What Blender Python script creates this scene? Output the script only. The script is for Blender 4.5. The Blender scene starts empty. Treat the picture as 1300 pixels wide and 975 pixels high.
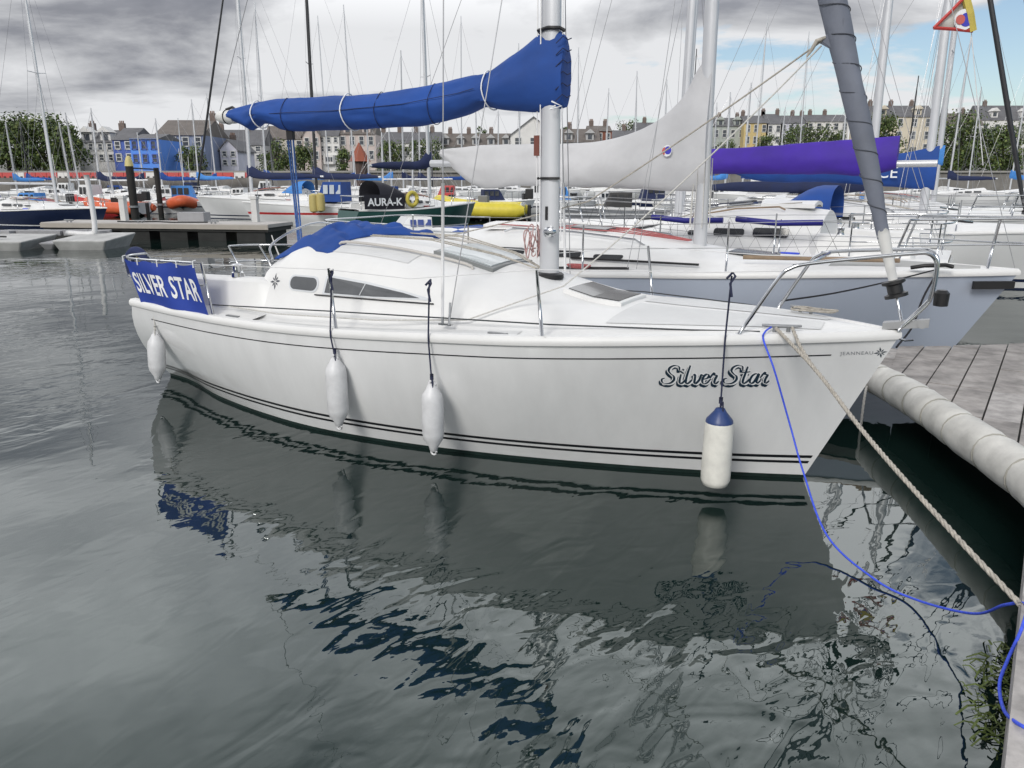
import bpy, math, random
import numpy as np
from mathutils import Vector, Matrix, noise as mnoise

random.seed(7)
scn = bpy.context.scene
COL = scn.collection
R = math.radians

# ------------------------------------------------------------------ camera
FPX, YHOR, EYE = 976.0, 228.0, 2.2            # focal length and horizon row in photo pixels (1300 x 975), eye height
PITCH = math.atan((487.5 - YHOR) / FPX)
cam = bpy.data.objects.new('camera', bpy.data.cameras.new('camera'))
COL.objects.link(cam)
cam.location = (0, 0, EYE)
cam.rotation_euler = (math.pi / 2 - PITCH, 0, 0)
cam.data.sensor_width = 36.0
cam.data.lens = 36.0 * FPX / 1300.0
cam.data.clip_start = 0.05
cam.data.clip_end = 4000
scn.camera = cam

# ------------------------------------------------------------------ sky and sun
SUN_EL, SUN_AZ = 33.0, 208.0                  # degrees; azimuth clockwise from +Y (the view direction)
scn.view_settings.view_transform = 'Standard'
scn.view_settings.look = 'None'
scn.view_settings.gamma = 1.0
scn.view_settings.use_curve_mapping = False
scn.view_settings.exposure = 0.11
world = bpy.data.worlds.new('World'); scn.world = world
world.use_nodes = True
wt = world.node_tree; wt.nodes.clear()
def WN(t, **kw):
    n = wt.nodes.new(t)
    for k, v in kw.items(): setattr(n, k, v)
    return n
def wmath(op, a, b=None, c=None, clamp=False):
    n = WN('ShaderNodeMath', operation=op, use_clamp=clamp)
    for i, x in enumerate((a, b, c)):
        if x is None: continue
        if isinstance(x, (int, float)): n.inputs[i].default_value = x
        else: wt.links.new(x, n.inputs[i])
    return n.outputs[0]
sky = WN('ShaderNodeTexSky', sky_type='NISHITA', sun_disc=False)
sky.sun_elevation = R(SUN_EL); sky.sun_rotation = R(SUN_AZ); sky.altitude = 10
bg_sky = WN('ShaderNodeBackground'); bg_sky.inputs[1].default_value = 0.10
wt.links.new(sky.outputs[0], bg_sky.inputs[0])
tc = WN('ShaderNodeTexCoord')
sep = WN('ShaderNodeSeparateXYZ'); wt.links.new(tc.outputs['Generated'], sep.inputs[0])
zc = wmath('MAXIMUM', sep.outputs[2], 0.0)
zz = wmath('ADD', zc, 0.14)
cu = wmath('DIVIDE', sep.outputs[0], zz); cv = wmath('DIVIDE', sep.outputs[1], zz)
comb = WN('ShaderNodeCombineXYZ'); wt.links.new(cu, comb.inputs[0]); wt.links.new(cv, comb.inputs[1])
def wnoise(scale, detail, rough, off, dist=0.0):
    mp = WN('ShaderNodeMapping'); wt.links.new(comb.outputs[0], mp.inputs[0]); mp.inputs[1].default_value = off
    n = WN('ShaderNodeTexNoise'); wt.links.new(mp.outputs[0], n.inputs[0])
    n.inputs['Scale'].default_value = scale; n.inputs['Detail'].default_value = detail
    n.inputs['Roughness'].default_value = rough; n.inputs['Distortion'].default_value = dist
    return n.outputs[0]
def wramp(src, stops):
    n = WN('ShaderNodeValToRGB'); wt.links.new(src, n.inputs[0])
    e = n.color_ramp.elements
    while len(e) < len(stops): e.new(0.5)
    for i, (p, c) in enumerate(stops):
        e[i].position = p; e[i].color = (*c, 1) if len(c) == 3 else c
    return n.outputs[0]
n_big = wnoise(0.80, 10.0, 0.56, (3.1, 7.4, 0.0), 0.2)
n_sh = wnoise(0.85, 8.0, 0.56, (11.3, 2.2, 4.0), 0.3)
n_lo = wnoise(0.22, 3.0, 0.5, (5.0, 1.0, 9.0))
# the cloud deck is closed on the left and overhead and breaks up towards the right of the view
az = wmath('MULTIPLY', sep.outputs[0], -0.47)
cov = wmath('ADD', n_big, az)
cov = wmath('ADD', cov, wmath('MULTIPLY', zc, 0.34))
mask = wramp(cov, [(0.315, (0, 0, 0)), (0.375, (1, 1, 1))])
sh = wmath('ADD', wmath('MULTIPLY', n_sh, 1.05), wmath('MULTIPLY', n_lo, 0.40))
sh = wmath('ADD', wmath('SUBTRACT', sh, 0.135), wmath('MULTIPLY', sep.outputs[0], 0.20))
sh = wmath('ADD', sh, wmath('MULTIPLY', wmath('SUBTRACT', 0.17, zc, clamp=True), 2.1))          # thinner, paler cloud along the horizon
sh = wmath('ADD', sh, wmath('MULTIPLY', wmath('MINIMUM', zc, 0.48), 0.26))
up = wmath('MULTIPLY', wmath('SUBTRACT', zc, 0.505, clamp=True), 5.0, clamp=True)                 # the heavier cloud overhead
sh = wmath('SUBTRACT', sh, wmath('MULTIPLY', up, 0.17))
ccol = wramp(sh, [(0.40, (0.19, 0.20, 0.235)), (0.50, (0.285, 0.295, 0.33)), (0.585, (0.52, 0.53, 0.555)), (0.70, (0.80, 0.81, 0.83))])
bg_cl = WN('ShaderNodeBackground')
wt.links.new(ccol, bg_cl.inputs[0])
rise = wmath('ADD', wmath('MULTIPLY', wmath('SUBTRACT', wmath('MINIMUM', zc, 0.46), 0.17, clamp=True), 6.0), 0.92)                     # broken cloud gets brighter away from the horizon
wt.links.new(wmath('MULTIPLY', rise, wmath('SUBTRACT', 1.0, wmath('MULTIPLY', up, 0.55))), bg_cl.inputs[1])
mixw = WN('ShaderNodeMixShader')
wt.links.new(mask, mixw.inputs[0]); wt.links.new(bg_sky.outputs[0], mixw.inputs[1]); wt.links.new(bg_cl.outputs[0], mixw.inputs[2])
wout = WN('ShaderNodeOutputWorld'); wt.links.new(mixw.outputs[0], wout.inputs[0])

sd = bpy.data.lights.new('sun', 'SUN'); sd.energy = 1.85; sd.angle = R(20); sd.color = (1.0, 0.965, 0.91)
sun = bpy.data.objects.new('sun', sd); COL.objects.link(sun)
_d = Vector((math.sin(R(SUN_AZ)) * math.cos(R(SUN_EL)), math.cos(R(SUN_AZ)) * math.cos(R(SUN_EL)), math.sin(R(SUN_EL))))
sun.rotation_euler = (-_d).to_track_quat('-Z', 'Y').to_euler()
sun.location = (-20, -20, 40)

# ------------------------------------------------------------------ layout helpers (photo pixel -> place in the harbour)
def _ray(px, py):
    dx = (px - 650.0) / FPX; dy = -(py - 487.5) / FPX
    return Vector((dx, math.cos(PITCH) + dy * math.sin(PITCH), -math.sin(PITCH) + dy * math.cos(PITCH)))
def at_z(px, py, z):
    r = _ray(px, py); return Vector((0, 0, EYE)) + r * ((z - EYE) / r.z)
def at_y(px, py, Y):
    r = _ray(px, py); return Vector((0, 0, EYE)) + r * (Y / r.y)
HEAD = R(-30.4)                                # heading of the moored yacht in front
ORG = Vector((2.216, 5.481, 0.0))              # where its stem meets the water
FW = Vector((math.cos(HEAD), math.sin(HEAD), 0)); PO = Vector((-math.sin(HEAD), math.cos(HEAD), 0))
def on_v(px, py, v):                           # point of the lengthwise vertical plane v metres to port of the yacht's centreline
    r = _ray(px, py); t = (v + ORG.dot(PO)) / (r.x * PO.x + r.y * PO.y)
    p = Vector((0, 0, EYE)) + r * t; q = p - ORG
    return q.dot(FW), p.z
def loc(u, v, z=0.0): return ORG + FW * u + PO * v + Vector((0, 0, z))

# ------------------------------------------------------------------ mesh helpers
class MB:
    def __init__(s): s.v = []; s.f = []
    def add(s, vs, fs):
        o = len(s.v); s.v += [tuple(x) for x in vs]; s.f += [tuple(i + o for i in f) for f in fs]; return s
    def box(s, c, d, rz=0.0, ry=0.0):
        cx, cy, cz = c; hx, hy, hz = d[0] / 2, d[1] / 2, d[2] / 2
        m = Matrix.Rotation(rz, 3, 'Z') @ Matrix.Rotation(ry, 3, 'Y')
        vs = [m @ Vector((x, y, z)) + Vector(c) for x in (-hx, hx) for y in (-hy, hy) for z in (-hz, hz)]
        return s.add(vs, [(0, 1, 3, 2), (4, 6, 7, 5), (0, 4, 5, 1), (2, 3, 7, 6), (0, 2, 6, 4), (1, 5, 7, 3)])
    def grid(s, rows, close_v=False, flip=False):
        n = len(rows); m = len(rows[0]); o = len(s.v)
        for r in rows: s.v += [tuple(p) for p in r]
        for i in range(n - 1):
            for j in range(m if close_v else m - 1):
                a, b = o + i * m + j, o + i * m + (j + 1) % m
                c, d = o + (i + 1) * m + (j + 1) % m, o + (i + 1) * m + j
                s.f.append((a, d, c, b) if flip else (a, b, c, d))
        return s
    def tube(s, pts, r, n=8, caps=True, flat=None):
        pts = [Vector(p) for p in pts]; k = len(pts)
        rs = [r] * k if isinstance(r, (int, float)) else list(r)
        rows = []; prev = None
        for i, p in enumerate(pts):
            t = (pts[min(i + 1, k - 1)] - pts[max(i - 1, 0)])
            t = t.normalized() if t.length > 1e-9 else Vector((0, 0, 1))
            if prev is None:
                a = Vector((0, 0, 1)) if abs(t.z) < 0.9 else Vector((1, 0, 0))
                x = t.cross(a).normalized()
            else:
                x = (prev - t * prev.dot(t)); x = x.normalized() if x.length > 1e-6 else t.orthogonal().normalized()
            prev = x; y = t.cross(x)
            rows.append([p + x * (rs[i] * math.cos(q)) + y * (rs[i] * math.sin(q)) for q in [2 * math.pi * j / n for j in range(n)]])
        o = len(s.v); s.grid(rows, True)
        if caps:
            s.f.append(tuple(range(o, o + n))); s.f.append(tuple(range(o + (k - 1) * n + n - 1, o + (k - 1) * n - 1, -1)))
        return s
    def lathe(s, prof, c=(0, 0, 0), n=16, m=None):
        rows = []
        for r, z in prof:
            rows.append([(r * math.cos(2 * math.pi * j / n), r * math.sin(2 * math.pi * j / n), z) for j in range(n)])
        mm = m or Matrix.Identity(3)
        rows = [[mm @ Vector(p) + Vector(c) for p in row] for row in rows]
        o = len(s.v); s.grid(rows, True); k = len(prof)
        s.f.append(tuple(range(o + n - 1, o - 1, -1))); s.f.append(tuple(range(o + (k - 1) * n, o + k * n)))
        return s
    def prism(s, poly, vec):
        n = len(poly); vec = Vector(vec); a = [Vector(p) for p in poly]; b = [p + vec for p in a]
        return s.add(a + b, [tuple(range(n - 1, -1, -1)), tuple(range(n, 2 * n))] + [(i, (i + 1) % n, n + (i + 1) % n, n + i) for i in range(n)])
    def build(s, name, mat, parent=None, smooth=False, angle=None):
        me = bpy.data.meshes.new(name); me.from_pydata(s.v, [], s.f); me.update()
        if mat: me.materials.append(mat)
        if smooth:
            me.polygons.foreach_set('use_smooth', [True] * len(me.polygons))
            if angle: me.set_sharp_from_angle(angle=R(angle))
        o = bpy.data.objects.new(name, me); COL.objects.link(o)
        if parent is not None: o.parent = parent
        return o
def tag(o, label=None, cat=None, group=None, kind=None):
    for k, v in (('label', label), ('category', cat), ('group', group), ('kind', kind)):
        if v: o[k] = v
    return o
def empty(name, p=(0, 0, 0), rz=0.0):
    o = bpy.data.objects.new(name, None); o.empty_display_size = 0.3
    COL.objects.link(o); o.location = p; o.rotation_euler = (0, 0, rz); return o
def clone(o, parent=None):
    c = o.copy(); COL.objects.link(c); c.parent = parent
    for ch in list(o.children): clone(ch, c)
    return c
def interp(t):
    xs = [a for a, _ in t]; ys = [b for _, b in t]
    return lambda x: float(np.interp(x, xs, ys))
def smooth_tab(t):                             # monotone-ish cubic through the table
    xs = np.array([a for a, _ in t], float); ys = np.array([b for _, b in t], float)
    m = np.gradient(ys, xs)
    def f(x):
        x = min(max(x, xs[0]), xs[-1]); i = int(min(max(np.searchsorted(xs, x) - 1, 0), len(xs) - 2))
        h = xs[i + 1] - xs[i]; q = (x - xs[i]) / h
        return float((2 * q**3 - 3 * q**2 + 1) * ys[i] + (q**3 - 2 * q**2 + q) * h * m[i] + (-2 * q**3 + 3 * q**2) * ys[i + 1] + (q**3 - q**2) * h * m[i + 1])
    return f
def crom(pts, n=6):                            # Catmull-Rom through points
    P = [Vector(p) for p in pts]; P = [P[0] * 2 - P[1]] + P + [P[-1] * 2 - P[-2]]; out = []
    for i in range(1, len(P) - 2):
        for j in range(n):
            t = j / n; a, b, c, d = P[i - 1:i + 3]
            out.append(0.5 * ((2 * b) + (c - a) * t + (2 * a - 5 * b + 4 * c - d) * t * t + (3 * b - a - 3 * c + d) * t**3))
    out.append(P[-2]); return out
def sag(a, b, d, n=12):
    a, b = Vector(a), Vector(b)
    return [a.lerp(b, i / n) - Vector((0, 0, d * 4 * (i / n) * (1 - i / n))) for i in range(n + 1)]
def text_mesh(s, size, spacing=1.0, bold=0.0):
    c = bpy.data.curves.new('t', 'FONT'); c.body = s; c.size = size; c.align_x = 'CENTER'; c.align_y = 'CENTER'; c.space_character = spacing
    c.resolution_u = 3; c.offset = bold
    o = bpy.data.objects.new('t', c); COL.objects.link(o)
    bpy.context.view_layer.update()
    me = o.evaluated_get(bpy.context.evaluated_depsgraph_get()).to_mesh()
    vs = [v.co.copy() for v in me.vertices]; fs = [tuple(p.vertices) for p in me.polygons]
    o.to_mesh_clear(); bpy.data.objects.remove(o); bpy.data.curves.remove(c)
    return vs, fs

# ------------------------------------------------------------------ materials
def lin(c):
    return tuple((x / 255 / 12.92) if x / 255 <= 0.04045 else ((x / 255 + 0.055) / 1.055) ** 2.4 for x in c)
_MC = {}
def M(name, rgb, rough=0.5, metal=0.0, var=0.08, scale=4.0, bump=0.0, bscale=40.0, spec=0.5, coat=0.0, streak=None):
    """procedural paint / cloth / metal: base colour broken up by two noises, optional fine bump; rgb is linear"""
    if name in _MC: return _MC[name]
    m = bpy.data.materials.new(name); m.use_nodes = True; t = m.node_tree; b = t.nodes['Principled BSDF']
    b.inputs['Roughness'].default_value = rough; b.inputs['Metallic'].default_value = metal
    b.inputs['Specular IOR Level'].default_value = spec
    b.inputs['Coat Weight'].default_value = coat; b.inputs['Coat Roughness'].default_value = 0.08
    g = t.nodes.new('ShaderNodeTexCoord')
    mp = t.nodes.new('ShaderNodeMapping'); t.links.new(g.outputs['Object'], mp.inputs[0])
    if streak: mp.inputs['Scale'].default_value = streak
    n = t.nodes.new('ShaderNodeTexNoise'); n.inputs['Scale'].default_value = scale; n.inputs['Detail'].default_value = 6; n.inputs['Roughness'].default_value = 0.6
    t.links.new(mp.outputs[0], n.inputs[0])
    r = t.nodes.new('ShaderNodeValToRGB'); t.links.new(n.outputs[0], r.inputs[0])
    lo = tuple(max(0, x * (1 - var)) for x in rgb); hi = tuple(min(1, x * (1 + var * 0.7)) for x in rgb)
    r.color_ramp.elements[0].position = 0.3; r.color_ramp.elements[0].color = (*lo, 1)
    r.color_ramp.elements[1].position = 0.7; r.color_ramp.elements[1].color = (*hi, 1)
    t.links.new(r.outputs[0], b.inputs['Base Color'])
    rr = t.nodes.new('ShaderNodeMapRange'); t.links.new(n.outputs[0], rr.inputs[0])
    rr.inputs[3].default_value = max(0.02, rough * 0.82); rr.inputs[4].default_value = min(1, rough * 1.18)
    t.links.new(rr.outputs[0], b.inputs['Roughness'])
    if bump:
        n2 = t.nodes.new('ShaderNodeTexNoise'); n2.inputs['Scale'].default_value = bscale; n2.inputs['Detail'].default_value = 4
        t.links.new(mp.outputs[0], n2.inputs[0])
        bp = t.nodes.new('ShaderNodeBump'); bp.inputs['Distance'].default_value = bump; bp.inputs['Strength'].default_value = 1
        t.links.new(n2.outputs[0], bp.inputs['Height']); t.links.new(bp.outputs[0], b.inputs['Normal'])
    _MC[name] = m; return m
def glassy(name, rgb, rough=0.08, alpha=1.0, trans=0.0):
    if name in _MC: return _MC[name]
    m = M(name, rgb, rough, 0, 0.15, 3.0); b = m.node_tree.nodes['Principled BSDF']
    b.inputs['Transmission Weight'].default_value = trans; b.inputs['IOR'].default_value = 1.45; b.inputs['Alpha'].default_value = alpha
    return m
WHITE = M('gelcoat_white', (0.72, 0.725, 0.725), 0.22, 0, 0.035, 1.3, coat=0.25)
DECKW = M('deck_white', (0.72, 0.72, 0.71), 0.45, 0, 0.05, 2.2, bump=0.0006, bscale=220)
GELGREY = M('gelcoat_blue_grey', lin((172, 181, 196)), 0.2, 0, 0.03, 1.0, coat=0.3)
NAVY = M('navy_paint', (0.012, 0.02, 0.055), 0.25, 0, 0.1)
NAVYC = M('navy_canvas', (0.015, 0.024, 0.075), 0.85, 0, 0.2, 3.0, bump=0.004, bscale=14)
BLUEC = M('royal_blue_canvas', (0.011, 0.060, 0.27), 0.8, 0, 0.26, 1.3, bump=0.004, bscale=9)
BLUEP = M('blue_banner_cloth', (0.014, 0.045, 0.30), 0.6, 0, 0.12, 3.0, bump=0.003, bscale=7)
LBLUE = M('sky_blue_canvas', (0.06, 0.24, 0.62), 0.75, 0, 0.15, 3.0, bump=0.003, bscale=9)
PURPLE = M('purple_canvas', (0.055, 0.020, 0.33), 0.75, 0, 0.26, 1.5, bump=0.004, bscale=6)
WCOVER = M('white_canvas', (0.53, 0.53, 0.54), 0.8, 0, 0.13, 1.5, bump=0.005, bscale=4.5)
ANTIF = M('green_antifouling', (0.009, 0.022, 0.019), 0.5, 0, 0.35, 6.0)
BLACKP = M('black_tape', (0.008, 0.009, 0.012), 0.3, 0, 0.1)
STEEL = M('stainless_steel', (0.55, 0.56, 0.57), 0.14, 1.0, 0.06)
ALLOY = M('mast_alloy', (0.60, 0.61, 0.63), 0.34, 0.35, 0.05, 2.0)
ALLOYD = M('dark_mast', (0.03, 0.031, 0.034), 0.35, 0.2, 0.1)
WIRE = M('rigging_wire', (0.36, 0.36, 0.37), 0.35, 0.6, 0.05)
WIREW = M('white_covered_wire', (0.70, 0.70, 0.70), 0.5, 0.0, 0.05)
BLACKPL = M('black_plastic', (0.012, 0.012, 0.013), 0.45, 0, 0.2)
DGLASS = M('smoked_acrylic', (0.028, 0.03, 0.032), 0.12, 0, 0.25, 2.0, spec=0.6)
GGLASS = M('grey_acrylic', (0.11, 0.115, 0.12), 0.08, 0, 0.25, 1.6, spec=0.6)
PERSP = M('frosted_acrylic', (0.42, 0.46, 0.47), 0.18, 0, 0.12, 2.0, spec=0.6)
FENDW = M('fender_white', (0.64, 0.645, 0.655), 0.42, 0, 0.17, 7.0)
FENDC = M('fender_cream', (0.74, 0.73, 0.67), 0.45, 0, 0.17, 7.0)
FENDB = M('fender_cap_blue', (0.022, 0.05, 0.17), 0.4, 0, 0.15)
ROPEN = M('navy_rope', (0.02, 0.025, 0.06), 0.85, 0, 0.3, 60, bump=0.002, bscale=160)
ROPEB = M('blue_rope', (0.05, 0.10, 0.72), 0.7, 0, 0.25, 60, bump=0.002, bscale=160)
ROPEG = M('grey_laid_rope', (0.42, 0.39, 0.34), 0.9, 0, 0.35, 50, bump=0.003, bscale=120)
ROPEW = M('white_rope', (0.55, 0.54, 0.51), 0.9, 0, 0.2, 50)
ROPER = M('red_fleck_rope', (0.42, 0.12, 0.12), 0.85, 0, 0.5, 70)
GREYSAIL = M('grey_uv_strip', (0.15, 0.165, 0.205), 0.7, 0, 0.2, 3.0, bump=0.004, bscale=10)
SAILW = M('sail_cloth', (0.62, 0.62, 0.60), 0.7, 0, 0.08)
LETW = M('white_lettering', (0.78, 0.79, 0.80), 0.5, 0, 0.05)
LETN = M('navy_lettering', (0.012, 0.03, 0.05), 0.4, 0, 0.15)
TEAK = M('weathered_teak', (0.30, 0.22, 0.15), 0.8, 0, 0.25, 3.0, streak=(1, 8, 1))
ORANGE = M('orange_tube', (0.62, 0.12, 0.045), 0.5, 0, 0.15)
YELLOW = M('yellow_tube', (0.66, 0.55, 0.05), 0.5, 0, 0.12)
RED = M('red_paint', (0.48, 0.03, 0.03), 0.45, 0, 0.15)
DGREEN = M('dark_green_hull', (0.02, 0.075, 0.065), 0.3, 0, 0.15)

# ------------------------------------------------------------------ yacht builder
T_B = smooth_tab([(-6.6, .98), (-6, 1.08), (-5, 1.2), (-4.2, 1.26), (-3.46, 1.27), (-2.6, 1.24), (-1.67, 1.13), (-1, .92), (-.42, .65), (0, .39), (.3, .175), (.52, 0)])
T_ZS = smooth_tab([(-6.6, .935), (-5.76, .925), (-5.09, .92), (-3.72, .95), (-3.18, .977), (-2.47, 1.017), (-1.95, 1.044), (-1.28, 1.08), (-.78, 1.103), (-.3, 1.118), (.25, 1.13), (.52, 1.135)])
T_W = smooth_tab([(0, .36), (.043, .40), (.188, .74), (.302, .92), (.419, 1.01), (.518, .97), (.606, .88), (.683, .76), (.773, .585), (.859, .39), (.94, .18), (1, 0)])
T_ZE = smooth_tab([(-4.8, 1.60), (-4.6, 1.69), (-4, 1.69), (-3.3, 1.65), (-2.7, 1.54), (-2.2, 1.41), (-1.67, 1.265), (-1.2, 1.24), (-.5, 1.228), (.3, 1.205), (.52, 1.19)])
T_ZC = smooth_tab([(-4.8, 1.36), (-4.55, 1.47), (-4, 1.50), (-3.3, 1.46), (-2.7, 1.38), (-2.2, 1.29), (-1.67, 1.22), (-1.2, 1.213), (-.5, 1.21), (.3, 1.19), (.52, 1.185)])
T_KC = interp([(-4.8, .62), (-2.2, .60), (-1.2, .55), (.52, .5)])
T_KB = interp([(-4.8, .79), (-2.2, .80), (-1.67, .82), (-1.0, .86), (.52, .86)])

class Hull:
    def __init__(s, sx=1, sy=1, sz=1, cab=1):
        s.sx, s.sy, s.sz, s.cab = sx, sy, sz, cab
    def zs(s, u): return T_ZS(u)
    def pt(s, p, z, off=0.0):                  # topside point in unscaled boat units, off = metres proud of the skin
        u1 = -6.6 + 7.12 * p; zs = T_ZS(u1); q = z / zs
        u = (-6.95 + .35 * q) * (1 - p) + (.52 * q if q > 0 else .45 * q) * p
        b, w = T_B(u1), T_W(p)
        if q >= 0:
            e = 1.75 - .75 * p ** 2; v = w + (b - w) * (1 - (1 - min(q, 1)) ** e)
        else:
            v = w * math.sqrt(max(0.0, 1 - (z / -.45) ** 2))
        return u, v + off, z
    def P(s, u, v, z): return (u * s.sx, v * s.sy, z * s.sz)
    def band(s, mb, za, zb, n=40, m=2, off=0.0, p0=0.0, p1=1.0, sides=(-1, 1)):
        """za, zb: heights or functions of p"""
        fa = za if callable(za) else (lambda p: za); fb = zb if callable(zb) else (lambda p: zb)
        for sd_ in sides:
            rows = []
            for i in range(n + 1):
                p = p0 + (p1 - p0) * i / n; r = []
                for j in range(m + 1):
                    z = fa(p) + (fb(p) - fa(p)) * j / m
                    u, v, _ = s.pt(p, z, off)
                    r.append(s.P(u + off * .6 * p ** 8, sd_ * v, z))
                rows.append(r)
            mb.grid(rows, flip=sd_ > 0)
        return mb
    def side_v(s, u, z):                       # cabin side: half breadth at height z
        sec = s.section(u); best = sec[0]
        for a, b in zip(sec, sec[1:]):
            if a[1] <= z <= b[1] and b[0] <= a[0]:
                q = (z - a[1]) / max(1e-6, b[1] - a[1]); return a[0] + (b[0] - a[0]) * q
            best = b
        return best[0]
    def zc(s, u, z):
        zd = T_ZS(u) + .05; return zd + (z - zd) * s.cab
    def section(s, u, n=4):
        b = T_B(u); zd = T_ZS(u) + .05
        A = (max(b - .06, 0), zd, 0); Bp = (T_KB(u) * max(b - .03, 0), s.zc(u, min(zd + .035, T_ZC(u) - .004)), 0)
        C = (T_KC(u) * b, s.zc(u, T_ZC(u)), 0); E = s.zc(u, T_ZE(u))
        Dp = (T_KC(u) * b * .5, C[1] + (E - C[1]) * .74, 0); Ep = (0, E, 0)
        mir = (-Dp[0], Dp[1], 0)
        pts = crom([A, Bp, C, Dp, Ep, mir], n)[:4 * n + 1]
        pts[-1].x = 0
        return [(max(0, q.x), q.y) for q in pts]

def rail_path(H, n=48, p1=1.0):
    st = [(-6.6 + 7.12 * i / n) for i in range(int(n * p1) + 1)]
    return [(u, T_B(u), T_ZS(u)) for u in st]

def build_hull(H, root, hullm, deckm, stripem=None, n=40, boot=ANTIF, bands=(.125, .15), gun=None, tipcap=True):
    top = MB(); H.band(top, .03, lambda p: T_ZS(-6.6 + 7.12 * p), n, 8)
    rows = []                                   # transom
    for j in range(9):
        z = .03 + (.935 - .03) * j / 8; u, v, _ = H.pt(0, z)
        rows.append([H.P(u, v * k, z) for k in (-1, -.5, 0, .5, 1)])
    top.grid(rows, flip=True)
    hull = top.build('hull', hullm, root, True, 40)
    low = MB(); H.band(low, -.4, .03, n, 5)
    rows = []
    for j in range(6):
        z = -.4 + .43 * j / 5; u, v, _ = H.pt(0, z)
        rows.append([H.P(u, v * k, z) for k in (-1, 0, 1)])
    low.grid(rows, flip=True); low.build('antifouling', boot, root, True, 40)
    if stripem:
        for (a, b_) in bands if isinstance(bands[0], tuple) else (bands,):
            m_ = MB(); H.band(m_, a, b_, n, 1, .003, 0, .995); m_.build('stripe', stripem, hull, True)
    # gunwale: one moulding that runs from quarter to quarter round the bow
    prof = [(-.004, -.004), (.020, .0), (.027, .02), (.024, .046), (.006, .066), (-.045, .070), (-.062, .047)]
    side = rail_path(H, n); path = [(u, -v, z) for u, v, z in side] + [(u, v, z) for u, v, z in reversed(side[:-1])]
    rows = []
    for i, q in enumerate(path):
        a, c = path[max(i - 1, 0)], path[min(i + 1, len(path) - 1)]
        tx, ty = c[0] - a[0], c[1] - a[1]; L = math.hypot(tx, ty) or 1; nx, ny = ty / L, -tx / L
        rows.append([])
        for (o, dz) in prof:
            vv = q[1] + ny * o
            if o < 0 and q[1] * vv < 0: vv = 0
            rows[-1].append(H.P(q[0] + nx * o, vv, q[2] + dz))
    MB().grid(rows).build('gunwale', gun or deckm, root, True, 38)
    # coachroof and foredeck
    us = [.50, .4, .25] + [0.1 - .15 * i for i in range(int(n * .8))]; us = [u for u in us if u > -4.8] + [-4.8]
    d = MB()
    for sd_ in (-1, 1):
        d.grid([[H.P(u, sd_ * v, z) for v, z in H.section(u)] for u in us], flip=sd_ < 0)
    sec = H.section(-4.8)
    bulk = [H.P(-4.8, -v, z) for v, z in sec] + [H.P(-4.8, v, z) for v, z in reversed(sec[:-1])] + [H.P(-4.8, .5, .6), H.P(-4.8, -.5, .6)]
    d.add(bulk, [tuple(range(len(bulk)))])
    deck = d.build('coachroof', deckm, root, True, 50)
    # cockpit
    ck = MB()
    def csec(u):
        b, zd = T_B(u), T_ZS(u) + .05; h = 1.31 + (u + 4.8) * .035
        h = H.zc(u, h)
        return [(b - .06, zd), (.80 * b, zd + .04), (.74 * b, h - .03), (.71 * b, h), (.61 * b, h), (.58 * b, h - .03), (.57 * b, zd), (.29 * b, zd - .02), (.28 * b, .62), (0, .62)]
    csec0 = csec
    def csec(u):
        s_ = csec0(u); k = max(0, min(1, (-4.62 - u) / .18))
        return [(v * (.90 + .10 * k) if 0 < i < 6 else v, z - (1 - k) * .05 if 1 < i < 6 else z) for i, (v, z) in enumerate(s_)]
    def fsec(u):
        b, zd = T_B(u), T_ZS(u) + .05
        return [(b - .06, zd)] + [(k * b, zd + .03) for k in (.8, .74, .71, .61, .58, .57, .29, .28, 0)]
    cus = [-4.62, -4.7, -4.8, -5.0, -5.3, -5.6, -5.9, -6.1]
    for sd_ in (-1, 1):
        ck.grid([[H.P(u, sd_ * v, z) for v, z in csec(u)] for u in cus] + [[H.P(u, sd_ * v, z) for v, z in fsec(u)] for u in (-6.16, -6.4, -6.6)], flip=sd_ < 0)
    ck.build('cockpit', deckm, root, True, 30)
    return hull, deck

def outline_window(H, pts, off, mat, parent, name='window', n=3):
    """pts: (u, z) outline on the cabin side, starboard and port; a shallow slab proud of the side by off"""
    for sd_ in (-1, 1):
        o = [H.P(u, sd_ * (H.side_v(u, z) + off), z) for u, z in pts]; i = [H.P(u, sd_ * (H.side_v(u, z) - .01), z) for u, z in pts]
        k = len(pts); m_ = MB()
        cu = sum(u for u, z in pts) / k; cz = sum(z for u, z in pts) / k
        c = H.P(cu, sd_ * (H.side_v(cu, cz) + off), cz)
        m_.add(o + i + [c], [((a + 1) % k, a, 2 * k) if sd_ < 0 else (a, (a + 1) % k, 2 * k) for a in range(k)] + [(a, (a + 1) % k, k + (a + 1) % k, k + a) for a in range(k)])
        yield m_.build(name, mat, parent)

def rrect(u0, u1, z0, z1, r, n=4):
    out = []
    for cx, cz, a0 in ((u1 - r, z1 - r, 0), (u0 + r, z1 - r, 90), (u0 + r, z0 + r, 180), (u1 - r, z0 + r, 270)):
        for i in range(n + 1):
            a = R(a0 + 90 * i / n); out.append((cx + r * math.cos(a), cz + r * math.sin(a)))
    return out

def oval_mast(root, u, z0, z1, a, b, mat, rake=-.012, name='mast'):
    m_ = MB(); rows = []; k = 14
    for i in range(7):
        z = z0 + (z1 - z0) * i / 6; s_ = 1 if i < 5 else 1 - .18 * (i - 4)
        rows.append([(u + rake * (z - z0) + a * s_ * math.cos(2 * math.pi * j / k), b * s_ * math.sin(2 * math.pi * j / k), z) for j in range(k)])
    m_.grid(rows, True, True); m_.f.append(tuple(range(6 * k, 7 * k)))
    return m_.build(name, mat, root, True, 60)

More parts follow.
